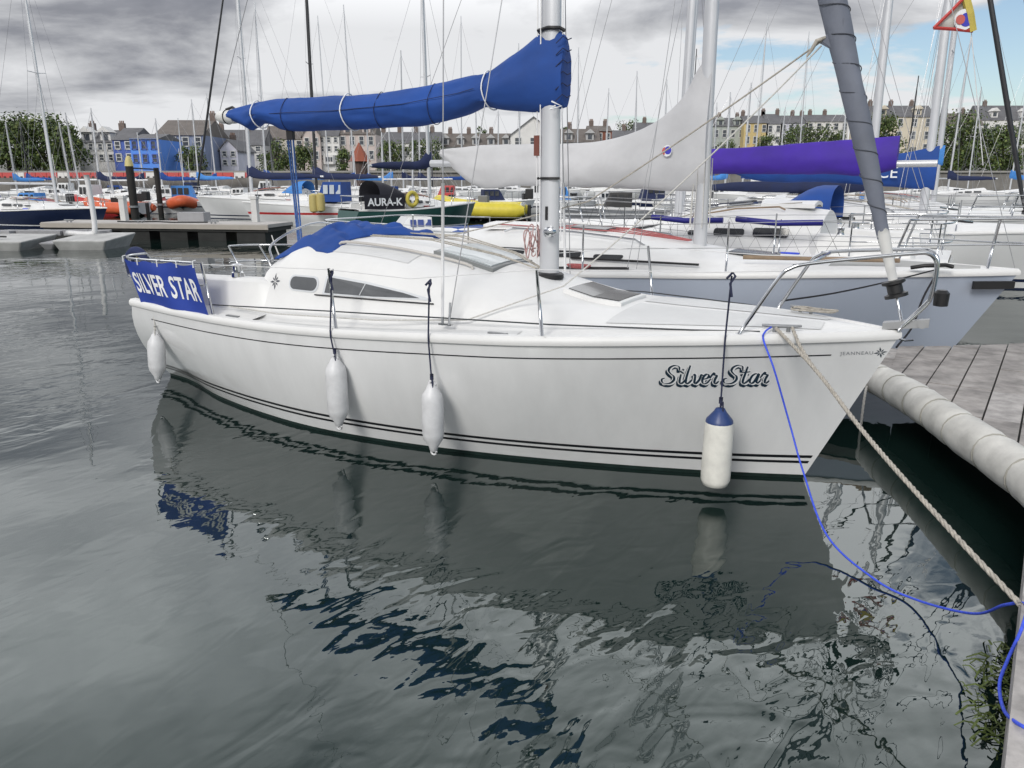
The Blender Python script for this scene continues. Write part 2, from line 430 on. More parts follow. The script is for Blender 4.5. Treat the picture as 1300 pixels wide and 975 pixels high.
def cloth_cover(root, top, bot, half, mat, name='sail_cover', seed=0, n=56, k=20, amp=.012, neck=None, rot=1):
    """a laced sail cover: top / bottom profiles in (u, z), half = half thickness as a function of u"""
    u0, u1 = max(top[0][0], bot[0][0]), min(top[-1][0], bot[-1][0])
    ft, fb = smooth_tab(top), smooth_tab(bot); rows = []
    for i in range(n + 1):
        u = top[0][0] + (top[-1][0] - top[0][0]) * i / n
        zt, zb = ft(u), fb(u); c, h = (zt + zb) / 2, max(.012, (zt - zb) / 2); w = half(u); r = []
        for j in range(k):
            a = 2 * math.pi * j / k
            x, z = math.sin(a), math.cos(a)
            pear = 1 - .45 * max(0, z) ** 1.3      # narrow at the top where it lies over the flaked sail
            nz = mnoise.noise(Vector((u * 1.3 + seed, x * 1.2, z * 1.5))) * amp + mnoise.noise(Vector((u * 5 + seed, x * 2 + z, z * 3))) * amp * .55
            nz += (.32 - abs(mnoise.noise(Vector((u * 2.1 + z * 2.6 + seed, x * 1.5, z * 1.4))))) * amp * 1.3 + (.2 - abs(mnoise.noise(Vector((u * 5.5 - z * 4 + seed, x * 2, z * 2))))) * amp * .7
            if neck:
                for (nu, s_, st_) in neck:
                    g = math.exp(-((u - nu) / s_) ** 2); w_ = g * st_
                    nz += math.sin(a * 7 + seed) * amp * .8 * g - w_
            r.append((u, x * (w * pear + nz), c + z * (h + nz * .5)))
        rows.append(r)
    m_ = MB(); o = len(m_.v); m_.grid(rows, True, True)
    m_.f.append(tuple(range(k))); m_.f.append(tuple(range(n * k + k - 1, n * k - 1, -1)))
    return m_.build(name, mat, root, True, 70)

def yacht(name, label, pos, head, sx=1.0, sy=1.0, sz=1.0, cab=1.0, hull=WHITE, deck=DECKW, stripe=NAVY, boot=NAVY, mast_h=9.0, mast_r=.075, mast=ALLOY,
          cover=BLUEC, boom_len=None, boom_z=None, hood=None, furl=None, detail=1, lean=0.0, group=None, cat='yacht', win=DGLASS, spreader=True, wire=None, boom=True, cov_scale=1.0):
    root = empty(name, pos, head); root.rotation_euler = (lean, 0, head)
    tag(root, label, cat, group)
    H = Hull(sx, sy, sz, cab); n = 36 if detail >= 2 else (22 if detail == 1 else 14)
    hl, dk = build_hull(H, root, hull, deck, stripe, n, boot, (.15, .21) if detail else (.13, .22))
    for ua_, ub_, zt_ in ((-4.35, -3.80, 1.365), (-3.66, -3.16, 1.345), (-3.02, -2.72, 1.30)):
        for o in outline_window(H, [(u, H.zc(u, z)) for u, z in rrect(ua_, ub_, 1.235, zt_, .025 if ub_ > -3 else .04, 3)], .014, win, dk): pass
    mu = -2.2 * sx; mz = H.zc(-2.2, T_ZE(-2.2)) * sz
    oval_mast(root, mu, mz - .03, mz + mast_h, mast_r * 1.25, mast_r * .85, mast)
    wr = wire or (.004 if detail >= 2 else .006 if detail else .010)
    top = Vector((mu - .012 * mast_h, 0, mz + mast_h * .97))
    rig = MB()
    for sd_ in (-1, 1):
        cp = Vector(H.P(-2.5, sd_ * 1.08, 1.1)); sp = Vector((mu - .06, sd_ * .42 * sy, mz + mast_h * .52))
        rig.tube([cp, sp, top], wr, 5); rig.tube([cp + Vector((-.12, 0, 0)), (mu, 0, mz + mast_h * .5)], wr, 5)
    rig.tube([H.P(-6.5, 0, 1.0), top], wr, 5)
    if furl is None: rig.tube([H.P(.5, 0, 1.2), top], wr, 5)
    rig.build('rigging', WIRE, root)
    if spreader:
        s_ = MB()
        for sd_ in (-1, 1): s_.tube([(mu, 0, mz + mast_h * .515), (mu - .06, sd_ * .42 * sy, mz + mast_h * .52)], .018, 6)
        s_.build('spreader', mast, root)
    if furl is not None:
        a = Vector(H.P(.5, 0, 1.32)); f_ = MB(); ks = [0, .04, .2, .5, .8, .95]; rr = [.02, .05, .065, .06, .045, .02]
        f_.tube([a.lerp(top, k) for k in ks], [r * (1 if detail else 1.2) for r in rr], 10); f_.build('furled_headsail', furl, root, True)
        MB().lathe([(.03, 0), (.07, .01), (.07, .1), (.03, .12)], a - Vector((0, 0, .05)), 10).build('furling_drum', BLACKPL, root, True, 40)
    if boom:
        bl = boom_len or 3.5 * sx; bz = boom_z or mz + .85
        MB().tube([(mu - .05, 0, bz), (mu - bl, 0, bz + .02)], .055, 10).build('boom', ALLOY, root, True, 50)
        if cover is not None:
            c_ = cov_scale
            cloth_cover(root, [(mu - bl * .96, bz + .10), (mu - bl * .8, bz + .17 * c_), (mu - bl * .4, bz + .23 * c_), (mu - bl * .14, bz + .34 * c_), (mu - .12, bz + .62 * c_), (mu + .14, bz + .66 * c_)],
                        [(mu - bl * .96, bz - .06), (mu - bl * .5, bz - .12), (mu - bl * .1, bz - .1), (mu + .14, bz - .02)],
                        interp([(mu - bl, .06), (mu - bl * .5, .12), (mu + .1, .12)]), cover, seed=pos[0] * 3.1, n=20 if detail < 2 else 44, k=12 if detail < 2 else 18, amp=.02)
    if hood is not None:
        sprayhood(root, H, hood)
    if detail >= 1:
        rails(root, H, detail); deck_gear(root, H, dk, int(abs(pos[0]) * 100))
    return root, H

def sprayhood(root, H, mat, u0=-4.95, u1=-3.95, h=.55, w=.86):
    rows = []
    base = H.zc(-4.3, 1.45)
    for i in range(9):
        t = i / 8; u = u1 + (u0 - u1) * t; r = []
        hh = h * math.sin(min(1.0, t * 1.25) * math.pi / 2)
        for j in range(17):
            a = math.pi * j / 16; ww = w * (0.86 + .14 * t)
            x = -math.cos(a); z = math.sin(a) ** .55
            nz = mnoise.noise(Vector((u * 4, x * 3, z * 2 + root.location.x))) * .02
            r.append(H.P(u, x * ww + nz, base - .1 + z * (hh + .1) + nz))
        rows.append(r)
    o = MB().grid(rows, flip=True).build('sprayhood', mat, root, True, 60)
    return o

TANR = None
def deck_gear(root, H, dk, seed):
    """hatches, grab rails, genoa tracks, winches and coiled lines that clutter a cruising yacht's deck"""
    rnd = random.Random(seed)
    def rz(u, v):
        s_ = H.section(u); return float(np.interp(abs(v), [a for a, _ in s_][::-1], [b for _, b in s_][::-1]))
    def patch(u0, u1, w, up, name, mat):
        m = MB(); vv = [-w + 2 * w * i / 4 for i in range(5)]
        m.grid([[H.P(u0, v, rz(u0, v) - .01) for v in vv], [H.P(u0, v, rz(u0, v) + up) for v in vv], [H.P(u1, v, rz(u1, v) + up) for v in vv], [H.P(u1, v, rz(u1, v) - .01) for v in vv]], flip=True)
        for v in (-w, w): m.add([H.P(u0, v, rz(u0, v) - .01), H.P(u0, v, rz(u0, v) + up), H.P(u1, v, rz(u1, v) + up), H.P(u1, v, rz(u1, v) - .01)], [(0, 1, 2, 3)])
        return m.build(name, mat, dk)
    patch(-1.85, -1.45, .24, .03, 'deck_hatch', DGLASS); patch(-3.55, -3.15, .22, .035, 'deck_hatch', GGLASS); patch(-4.6, -3.75, .33, .05, 'sliding_hatch', DECKW)
    for sd_ in (-1, 1):
        MB().tube([H.P(u, sd_ * .56, rz(u, .56) + h_) for u, h_ in ((-4.2, 0), (-4.1, .05), (-3.4, .05), (-2.7, .05), (-2.6, 0))], .016, 6).build('grab_rail', TEAK if seed % 2 else STEEL, dk)
        MB().tube([H.P(u, sd_ * (T_B(u) - .22), T_ZS(u) + .085) for u in (-4.2, -3.4, -2.6)], .016, 5).build('genoa_track', BLACKPL, dk)
        MB().lathe([(.06, 0), (.045, .05), (.055, .11), (.02, .12)], H.P(-5.1, sd_ * .78, H.zc(-5.1, 1.29)), 10).build('winch', STEEL, root, True, 40)
        for u in (-4.4, -2.9):
            c = rnd.choice((ROPEN, ROPEG, ROPER, ROPEB)); m = MB(); x, y, z = H.P(u + rnd.uniform(-.2, .2), sd_ * (T_B(u) - .16), T_ZS(u) + .09)
            for k in range(3): m.tube([(x + (.12 + .02 * k) * math.cos(R(a)), y + .07 * math.sin(R(a)), z + .012 * k) for a in range(0, 361, 40)], .012, 4)
            m.build('rope_coil', c, root)
    m = MB()
    for k in range(4): m.tube([H.P(-2.3, -.06 + .04 * k, rz(-2.3, 0) + .03), H.P(-3.0, -.3 + .2 * k, rz(-3.0, .2) + .035), H.P(-4.4, -.34 + .22 * k, rz(-4.4, .3) + .03)], .008, 4)
    m.build('control_line', rnd.choice((ROPEN, ROPER, ROPEG)), dk)
def rails(root, H, detail=1):
    """pulpit, pushpit, stanchions and guard wires"""
    rr = .0125 if detail >= 2 else .016
    def dk(u, sd_, dz=0.0, inb=.05):
        x, y, z = H.P(u, sd_ * (T_B(u) - inb), T_ZS(u) + .06); return Vector((x, y, z + dz))
    ht = .55
    pul = MB()
    for hgt, rad in ((ht, rr), (ht * .5, rr * .8)):
        a = []
        for sd_, us in ((-1, (-.42, -.1, .25, .5)), (1, (.5, .25, -.1, -.42))):
            for u in us:
                x, y, z = H.P(u + .12 * hgt / ht, sd_ * max(.10, T_B(u) - .05 + .02), T_ZS(u) + .06); a.append(Vector((x, y, z + hgt)))
        pul.tube(crom(a, 4), rad, 7)
    for sd_ in (-1, 1):
        pul.tube([dk(-.42, sd_), dk(-.42, sd_, ht) + Vector((.12 * H.sx, 0, 0))], rr, 7); pul.tube([dk(.3, sd_, 0, .06), dk(.34, sd_, ht, .06)], rr, 7)
    pul.build('pulpit', STEEL, root, True)
    pus = MB()
    for hgt in (ht, ht * .5):
        a = [dk(-5.3, -1, hgt), dk(-6.2, -1, hgt), dk(-6.55, -1, hgt, .14), Vector(H.P(-6.62, 0, .99)) + Vector((0, 0, hgt)), dk(-6.55, 1, hgt, .14), dk(-6.2, 1, hgt), dk(-5.3, 1, hgt)]
        pus.tube(crom(a, 4), rr if hgt == ht else rr * .8, 7)
    for sd_ in (-1, 1):
        for u in (-5.3, -6.45): pus.tube([dk(u, sd_), dk(u, sd_, ht)], rr, 7)
    pus.build('pushpit', STEEL, root, True)
    for sd_ in (-1, 1):
        for u in (-1.67, -3.0, -4.3):
            MB().tube([dk(u, sd_), dk(u, sd_, ht + .02)], [rr * 1.1, rr * .8], 7).build('stanchion', STEEL, root, True)
        gw = MB()
        for hgt in (ht, ht * .5): gw.tube([dk(-.42, sd_, hgt)] + [dk(u, sd_, hgt) for u in (-1.67, -3.0, -4.3, -5.3)], .004 if detail >= 2 else .006, 5)
        gw.build('guard_wire', WIRE, root)

# ------------------------------------------------------------------ water
def water_material():
    m = bpy.data.materials.new('harbour_water'); m.use_nodes = True; t = m.node_tree; b = t.nodes['Principled BSDF']
    b.inputs['Base Color'].default_value = (0.006, 0.0155, 0.0135, 1); b.inputs['Roughness'].default_value = 0.012; b.inputs['IOR'].default_value = 1.65; b.inputs['Specular Tint'].default_value = (0.90, 1.0, 0.975, 1)
    g = t.nodes.new('ShaderNodeNewGeometry')
    def nz(scale, det, sc=(1, 1, 1), rot=0.0, dist=0.0):   # rot: direction of the crests
        m0 = t.nodes.new('ShaderNodeMapping'); t.links.new(g.outputs['Position'], m0.inputs[0]); m0.inputs['Rotation'].default_value = (0, 0, -rot)
        mp = t.nodes.new('ShaderNodeMapping'); t.links.new(m0.outputs[0], mp.inputs[0]); mp.inputs['Scale'].default_value = sc
        n = t.nodes.new('ShaderNodeTexNoise'); n.inputs['Scale'].default_value = scale; n.inputs['Detail'].default_value = det; n.inputs['Distortion'].default_value = dist
        n.inputs['Roughness'].default_value = .42
        t.links.new(mp.outputs[0], n.inputs[0]); return n.outputs[0]
    def mth(op, a, b_=None, clamp=False):
        n = t.nodes.new('ShaderNodeMath'); n.operation = op; n.use_clamp = clamp
        for i, x in enumerate((a, b_)):
            if x is None: continue
            if isinstance(x, (int, float)): n.inputs[i].default_value = x
            else: t.links.new(x, n.inputs[i])
        return n.outputs[0]
    swell = nz(0.75, 1, (1, 1.6, 1), R(20), .2)
    rip = nz(1.9, 2, (1, 2.7, 1), R(58), .5)
    rip2 = nz(3.1, 1, (1, 1.8, 1), R(15), .6)
    fine = nz(11.0, 2, (1, 1.8, 1), R(40), .4)
    patch = nz(0.30, 2, (1, 1, 1), R(10), .5)
    # a breath of wind ruffles the water in front of the yacht and off to the left; the lee of the hull stays calm
    v1 = t.nodes.new('ShaderNodeVectorMath'); v1.operation = 'DISTANCE'; t.links.new(g.outputs['Position'], v1.inputs[0]); v1.inputs[1].default_value = (1.1, 3.3, 0)
    gust = mth('SUBTRACT', 1.0, mth('DIVIDE', v1.outputs['Value'], 2.6), True)
    pm = t.nodes.new('ShaderNodeMapRange'); t.links.new(mth('ADD', patch, mth('MULTIPLY', gust, .30)), pm.inputs[0])
    pm.inputs[1].default_value = .46; pm.inputs[2].default_value = .70; pm.inputs[3].default_value = .10; pm.inputs[4].default_value = 1.0
    h = mth('ADD', mth('MULTIPLY', swell, .010), mth('MULTIPLY', mth('ADD', mth('MULTIPLY', rip, .0135), mth('MULTIPLY', rip2, .006)), pm.outputs[0]))
    h = mth('ADD', h, mth('MULTIPLY', mth('MULTIPLY', fine, .0007), pm.outputs[0]))
    bp = t.nodes.new('ShaderNodeBump'); bp.inputs['Strength'].default_value = 1; bp.inputs['Distance'].default_value = 1
    t.links.new(h, bp.inputs['Height']); t.links.new(bp.outputs[0], b.inputs['Normal'])
    return m
w_ = MB()
xs = [-900, -200, -60, -20, -8, 0, 8, 20, 60, 200, 900]; ys = [-30, -8, 0, 5, 12, 25, 60, 118]
w_.grid([[(x, y, 0) for x in xs] for y in ys], flip=True)
tag(w_.build('water', water_material()), kind='structure')

# ------------------------------------------------------------------ the yacht in front
boat = tag(empty('sailing_yacht', ORG, HEAD), 'white sloop with blue sail cover moored in front, Silver Star on its bow', 'yacht')
H1 = Hull()
HULLM = M('topside_gelcoat', (0.725, 0.73, 0.73), 0.15, 0, 0.05, 2.0, coat=0.4, streak=(2.5, 2.5, .6))
hull1, deck1 = build_hull(H1, boat, HULLM, DECKW, BLACKP, 84, ANTIF, ((.132, .153), (.178, .201)))
m_ = MB(); H1.band(m_, lambda p: T_ZS(-6.6 + 7.12 * p) - .106, lambda p: T_ZS(-6.6 + 7.12 * p) - .097, 70, 1, .003, .06, .953); m_.build('pinstripe', BLACKP, hull1, True)

def skin(u, z, off=.003):                     # a point on the starboard topside
    q = z / 1.1
    for _ in range(6):
        p = 0.0
        lo = (-6.95 + .35 * q); hi = .52 * q; p = min(1, max(0, (u - lo) / (hi - lo))); q = z / T_ZS(-6.6 + 7.12 * p)
    return (u, -(H1.pt(p, z)[1] + off), z)
def skin_px(px, py):
    v = -.8
    for _ in range(60):
        u, z = on_v(px, py, v); v = .5 * v + .5 * skin(u, z, 0)[1]
    return u, z

GLY = {'S': (.78, [[(.66, .74), (.60, .93), (.40, 1.0), (.20, .90), (.15, .72), (.28, .55), (.46, .40), (.50, .20), (.36, .03), (.14, .0), (-.04, .08), (-.08, .24), (.04, .30)]]),
       'i': (.30, [[(.0, .52), (.0, .18), (.06, .01), (.18, .06), (.28, .24)], [(.04, .74), (.07, .80)]]),
       'l': (.30, [[(.04, 1.0), (.0, .55), (.0, .16), (.07, .0), (.18, .06), (.28, .22)]]),
       'v': (.46, [[(.0, .46), (.06, .52), (.10, .36), (.13, .06), (.21, .02), (.33, .22), (.37, .50), (.46, .44)]]),
       'e': (.40, [[(.02, .24), (.22, .30), (.27, .45), (.16, .53), (.04, .40), (.02, .16), (.12, .0), (.27, .05), (.38, .24)]]),
       'r': (.36, [[(-.06, .30), (.02, .50), (.10, .60), (.10, .48), (.24, .46), (.20, .22), (.22, .04), (.30, .0), (.40, .14)]]),
       't': (.34, [[(.07, .92), (.05, .50), (.04, .14), (.11, .0), (.23, .08), (.32, .24)], [(-.12, .60), (.06, .61), (.26, .64)]]),
       'a': (.52, [[(.34, .42), (.22, .53), (.07, .42), (.02, .16), (.11, .0), (.24, .10), (.35, .52), (.34, .14), (.41, .0), (.52, .16)]]), ' ': (.34, [])}
def script(word, place, width, pen):
    """ribbons of a slanted brush script; place(x, y) -> 3D, all inside one mesh per layer"""
    x0 = 0; strokes = []
    for ch in word:
        adv, st = GLY[ch]
        for s_ in st: strokes.append([(x0 + x + .30 * y, y) for x, y in s_])
        x0 += adv
    out = MB(); k = width / x0; lift = 0.0
    for s_ in strokes:
        c = [Vector((x, y, 0)) for x, y in s_]; c = crom(c, 5) if len(c) > 2 else c
        rows = []
        for i, q in enumerate(c):
            d = (c[min(i + 1, len(c) - 1)] - c[max(i - 1, 0)]); d.normalize(); nrm = Vector((-d.y, d.x, 0))
            nib = abs(nrm.dot(Vector((.93, -.36, 0)))); w = pen[0] + pen[1] * nib
            w *= .55 + .45 * math.sin(math.pi * min(1, max(0, (i + .6) / (len(c) + .2)))) ** .5
            lift += 2e-6
            rows.append([place((q.x + nrm.x * w) * k, (q.y + nrm.y * w) * k, lift), place((q.x - nrm.x * w) * k, (q.y - nrm.y * w) * k, lift)])
        out.grid(rows)
    return out
ua, za = skin_px(842, 487); ub, zb = skin_px(975, 486.5)
wd = ub - ua
def lay(off, dx, dz):
    return lambda x, y, l: skin(ua + x + dx, za + (zb - za) * x / wd + y * 1.12 + dz, off + l)
script('Silver Star', lay(.0022, -.013, -.020), wd, (.035, .075)).build('name_lettering', LETN, hull1)
script('Silver Star', lay(.0034, 0, 0), wd, (.040, .082)).build('name_lettering', LETW, hull1)
script('Silver Star', lay(.0046, -.002, .002), wd, (.012, .045)).build('name_lettering', LETN, hull1)
def place_text(s, size, uc, zc_, off, mat, parent, sk=skin, spacing=1.0, shear=0.0, name='lettering', zslope=0.0):
    vs, fs = text_mesh(s, size, spacing); m = MB()
    m.add([sk(uc + v.x + shear * v.y, zc_ + v.y + zslope * v.x, off) for v in vs], fs); return m.build(name, mat, parent)
GREYL = M('grey_lettering', (0.22, 0.23, 0.25), .5)
uj, zj = skin_px(1088, 448.5); place_text('JEANNEAU', .036, uj, zj, .003, GREYL, hull1, spacing=1.15)
def star(uc, zc_, r, sk, parent, mat):
    m = MB()
    for i in range(8):
        a = R(45 * i + 8); rr = r * (1 if i % 2 == 0 else .75); b = a + R(14); c = a - R(14)
        m.add([sk(uc + rr * .10 * math.cos(a), zc_ + rr * .10 * math.sin(a), .003), sk(uc + rr * .55 * math.cos(b), zc_ + rr * .55 * math.sin(b), .003),
               sk(uc + rr * math.cos(a), zc_ + rr * math.sin(a), .003), sk(uc + rr * .55 * math.cos(c), zc_ + rr * .55 * math.sin(c), .003)], [(0, 3, 2, 1)])
    m.build('star_emblem', mat, parent)
us_, zs_ = skin_px(1118, 447.5); star(us_, zs_, .042, skin, hull1, LETN)
def cabskin(u, z, off=.003): return (u, -(H1.side_v(u, z) + off), z)
star(-4.60, 1.295, .075, cabskin, deck1, M('dark_emblem', (.07, .075, .09), .5))

# cabin windows
FRAME = M('window_frame', (0.62, 0.64, 0.66), .35, 0, .05)
for o in outline_window(H1, rrect(-4.40, -4.03, 1.235, 1.375, .065), .006, FRAME, deck1, 'window_frame'): pass
for o in outline_window(H1, rrect(-4.38, -4.05, 1.25, 1.36, .055), .010, GGLASS, deck1, 'window'): pass
tri = [(-3.97, 1.23), (-3.955, 1.385), (-3.90, 1.395), (-3.5, 1.365), (-3.1, 1.315), (-2.83, 1.272), (-2.86, 1.258), (-3.4, 1.238)]
for o in outline_window(H1, tri, .006, FRAME, deck1, 'window_frame'): pass
tri2 = [(-3.94, 1.246), (-3.93, 1.366), (-3.89, 1.376), (-3.5, 1.347), (-3.1, 1.300), (-2.93, 1.270), (-3.4, 1.252)]
for o in outline_window(H1, tri2, .010, GGLASS, deck1, 'window'): pass
for sd_ in (-1, 1):
    MB().tube([(u_, sd_ * (H1.side_v(u_, z_) + .011), z_) for u_, z_ in ((-3.54, 1.252), (-3.52, 1.30), (-3.50, 1.345))], .005, 5).build('window_mullion', FRAME, deck1)
sill = MB()
sill.tube([cabskin(u, 1.222 + .012 * (u + 3.97), .012) for u in (-4.05, -3.7, -3.3, -2.9, -2.78)], .006, 6); sill.build('window_sill', BLACKPL, deck1, True)

# hatches
def roof_z(u, v):
    s_ = H1.section(u); xs_ = [a for a, _ in s_][::-1]; zs__ = [b for _, b in s_][::-1]
    return float(np.interp(abs(v), xs_, zs__))
def hatch(u0, u1, w0, w1, th, mat, fr, name):
    def slab(a, b, v0, v1, z0, z1):
        m = MB(); k = 6; vv = [v0 + (v1 - v0) * i / k for i in range(k + 1)]
        loop = lambda u, zo: [(u, v, .5 * (roof_z(u, v) + roof_z(u, (v0 + v1) / 2)) + zo) for v in vv]
        m.grid([loop(a, z0), loop(a, z1), loop((a + b) / 2, z1), loop(b, z1), loop(b, z0)], flip=True)
        for v in (v0, v1): m.add([(u, v, .5 * (roof_z(u, v) + roof_z(u, (v0 + v1) / 2)) + z) for u, z in ((a, z0), (a, z1), ((a + b) / 2, z1), (b, z1), (b, z0))], [(0, 1, 2, 3, 4)])
        return m
    f = slab(u0, u1, w0, w1, -.05, th).build(name, fr, deck1)
    md = f.modifiers.new('b', 'BEVEL'); md.width = .012; md.segments = 2
    g = slab(u0 + .035, u1 - .035, w0 + .035, w1 - .035, th - .01, th + .008).build('hatch_pane', mat, f)
    return f
hatch(-1.93, -1.42, -.27, .27, .028, DGLASS, DECKW, 'deck_hatch')
hatch(-3.12, -2.52, -.40, .28, .012, PERSP, M('hatch_edge', (.20, .21, .21), .4), 'cabin_hatch')

# non-slip panels moulded into the deck
NONSKID = M('nonskid_panel', (0.64, 0.645, 0.64), .75, 0, .06, 3, bump=.0012, bscale=260)
def deck_panel(u0, u1, v0, v1, k=8):
    m = MB(); f0 = (lambda u: v0 if not callable(v0) else v0(u)); f1 = (lambda u: v1 if not callable(v1) else v1(u))
    for sd_ in (-1, 1):
        m = MB(); m.grid([[(u0 + (u1 - u0) * i / k, sd_ * (f0(u0 + (u1 - u0) * i / k) * (1 - j / 5) + f1(u0 + (u1 - u0) * i / k) * j / 5), roof_z(u0 + (u1 - u0) * i / k, f0(u0 + (u1 - u0) * i / k) * (1 - j / 5) + f1(u0 + (u1 - u0) * i / k) * j / 5) + .004) for j in range(6)] for i in range(k + 1)], flip=sd_ > 0)
        m.build('nonskid_panel', NONSKID, deck1, True)
deck_panel(-1.35, .05, .05, lambda u: T_B(u) * .70, 14); deck_panel(-4.1, -3.2, .45, .66); deck_panel(-4.4, -1.9, lambda u: T_B(u) * .84, lambda u: T_B(u) - .075, 20)
# mast, boom, cover
MU = -2.2
mast1 = oval_mast(boat, MU, 1.38, 10.2, .088, .058, ALLOY, -.006)
MB().lathe([(.10, 0), (.125, .0), (.125, .035), (.105, .05)], (MU, 0, 1.385), 18).build('mast_collar', BLACKPL, mast1, True, 40)
MB().tube([(MU - .1, -.03, 2.21), (MU - .06, -.064, 2.21), (MU + .06, -.064, 2.21), (MU + .1, -.03, 2.21)], .012, 6).build('mast_band', BLACKPL, mast1, True)
MB().box((MU + .0, -.063, 1.93), (.022, .008, .11)).build('mast_slot', BLACKPL, mast1)
hal = MB()
for k, (du, dv) in enumerate(((-.115, -.02), (-.108, .03), (.108, -.01), (-.06, -.068))): hal.tube([(MU + du, dv, 1.5 + .1 * k), (MU + du * .9 - .04, dv, 10.0)], .005, 6)
hal.build('halyard', WIREW, mast1, True)
MB().lathe([(.03, 0), (.045, .01), (.034, .04), (.045, .07), (.03, .08)], (MU + .06, -.075, 1.78), 12, Matrix.Rotation(R(90), 3, 'X')).build('mast_winch', STEEL, mast1, True, 40)
MB().box((MU - .11, -.02, 2.47), (.05, .05, .16)).build('gooseneck', M('rust_red_fitting', (.16, .05, .035), .6), mast1)
bm = MB(); bm.tube([(MU - .1, 0, 2.86), (-3.0, 0, 2.85), (-5.93, 0, 2.835)], [.05, .05, .058], 14); boom1 = bm.build('boom', ALLOY, boat, True, 50)
MB().tube([(-5.92, 0, 2.835), (-6.02, 0, 2.836), (-6.12, 0, 2.838), (-6.17, 0, 2.85), (-6.185, 0, 2.86)], [.069, .069, .066, .05, .02], 16).build('boom_end_cap', M('boom_end_white', (.62, .62, .60), .4), boom1, True, 50)
MB().tube([(-6.03, -.072 * math.cos(a), 2.836 + .072 * math.sin(a)) for a in [R(20 * i) for i in range(19)]], .006, 5).build('cap_strap', BLACKPL, boom1)
MB().tube([(-6.05, 0, 2.91), (-5.95, 0, 2.93), (-5.9, 0, 2.9)], .014, 6).build('outhaul_fitting', BLACKPL, boom1)
cover1 = cloth_cover(boat, [(-5.97, 2.905), (-5.8, 2.935), (-5.5, 2.968), (-4.8, 2.975), (-4.0, 2.965), (-3.4, 3.0), (-2.95, 3.055), (-2.80, 3.07), (-2.62, 3.15), (-2.45, 3.235), (-2.33, 3.31), (-2.26, 3.335), (-2.12, 3.33), (-2.07, 3.28)],
                     [(-5.97, 2.80), (-5.8, 2.74), (-5.66, 2.69), (-5.55, 2.745), (-5.2, 2.68), (-4.6, 2.66), (-4.0, 2.665), (-3.4, 2.675), (-3.05, 2.73), (-2.82, 2.79), (-2.65, 2.765), (-2.45, 2.745), (-2.2, 2.735), (-2.07, 2.76)],
                     interp([(-5.97, .075), (-5.5, .12), (-4, .15), (-3, .16), (-2.8, .145), (-2.5, .16), (-2.3, .135), (-2.07, .10)]), BLUEC, seed=4.2, n=150, k=36, amp=.016, neck=[(-2.80, .10, .012), (-5.62, .12, .006)])
tie = MB()
for u, zt, zb, w in ((-5.58, 2.965, 2.72, .115), (-4.35, 2.972, 2.66, .150), (-2.80, 3.07, 2.78, .142)):
    tie.tube([(u + .05 * math.sin(a / 2) ** 2, -(w + .012) * math.sin(a) * (1 - .4 * max(0, math.cos(a)) ** 1.3), (zt + zb) / 2 + ((zt - zb) / 2 + .012) * math.cos(a)) for a in [R(15 * i) for i in range(25)]], .006, 6)
tie.build('cover_tie', LETW, cover1, True)
sm = MB()
for u, zt, zb, w in ((-5.15, 2.972, 2.68, .130), (-3.95, 2.966, 2.665, .152), (-3.35, 3.003, 2.68, .158)):
    sm.tube([(u + .03 * math.sin(a), -(w + .011) * math.sin(a) * (1 - .43 * max(0, math.cos(a)) ** 1.3), (zt + zb) / 2 + ((zt - zb) / 2 + .009) * math.cos(a)) for a in [R(15 * i) for i in range(25)]], .0035, 5)
sm.tube([(u, -(w_ + .010), z_) for u, w_, z_ in ((-5.6, .10, 2.83), (-5.0, .135, 2.83), (-4.4, .147, 2.82), (-3.6, .157, 2.84), (-3.0, .155, 2.90), (-2.85, .143, 2.93))], .003, 5)
sm.build('cover_seam', NAVYC, cover1, True)
lac = MB()
for i in range(6):
    z = 2.80 + .085 * i; lac.tube([(-2.115, -.098, z), (-2.06, -.085, z + .05), (-2.045, -.03, z + .03), (-2.045, .03, z + .05)], .0045, 5)
lac.build('cover_lacing', NAVYC, cover1)
MB().tube([(MU - .10, -.015, 3.33), (MU - .1, -.05, 3.34), (MU, -.075, 3.35), (MU + .09, -.05, 3.345), (MU + .11, 0, 3.33)], .014, 6).build('cover_collar', BLACKPL, cover1, True)
MB().tube([(-2.11, -.1, 2.77), (-2.15, -.12, 2.74), (-2.05, -.11, 2.76), (-2.14, -.11, 2.80)], .007, 5).build('lacing_knot', LETW, cover1)
# standing and running rigging
rig = MB()
for sd_ in (-1, 1):
    cp = Vector((-2.57, sd_ * 1.06, 1.15)); tip = Vector((-2.62, sd_ * .78, 5.8))
    rig.tube([cp, tip, (-2.24, 0, 10.0)], .0045, 6); rig.tube([cp + Vector((.06, sd_ * -.01, 0)), (MU, sd_ * .05, 5.6)], .004, 6)
rig.tube([(-6.15, 0, 2.9), (-2.25, 0, 10.1)], .004, 6); rig.build('rigging', WIRE, boat)
for sd_ in (-1, 1):
    cp = Vector((-2.57, sd_ * 1.06, 1.15)); tip = Vector((-2.62, sd_ * .78, 5.8)); t_ = MB()
    t_.tube([cp.lerp(tip, .006), cp.lerp(tip, .22)], .0125, 8); t_.build('shroud_tube', WIREW, boat, True)
    t_ = MB(); t_.tube([cp + Vector((0, 0, -.04)), cp.lerp(tip, .03)], .011, 8); t_.tube([cp + Vector((.06, 0, -.04)), cp + Vector((.062, sd_ * -.02, .14))], .009, 8)
    t_.box(cp + Vector((.03, 0, -.03)), (.12, .03, .012)); t_.build('chainplate', STEEL, boat, True, 40)
    MB().tube([(MU, sd_ * .05, 5.75), (-2.62, sd_ * .78, 5.8)], .022, 8).build('spreader', ALLOY, mast1, True)
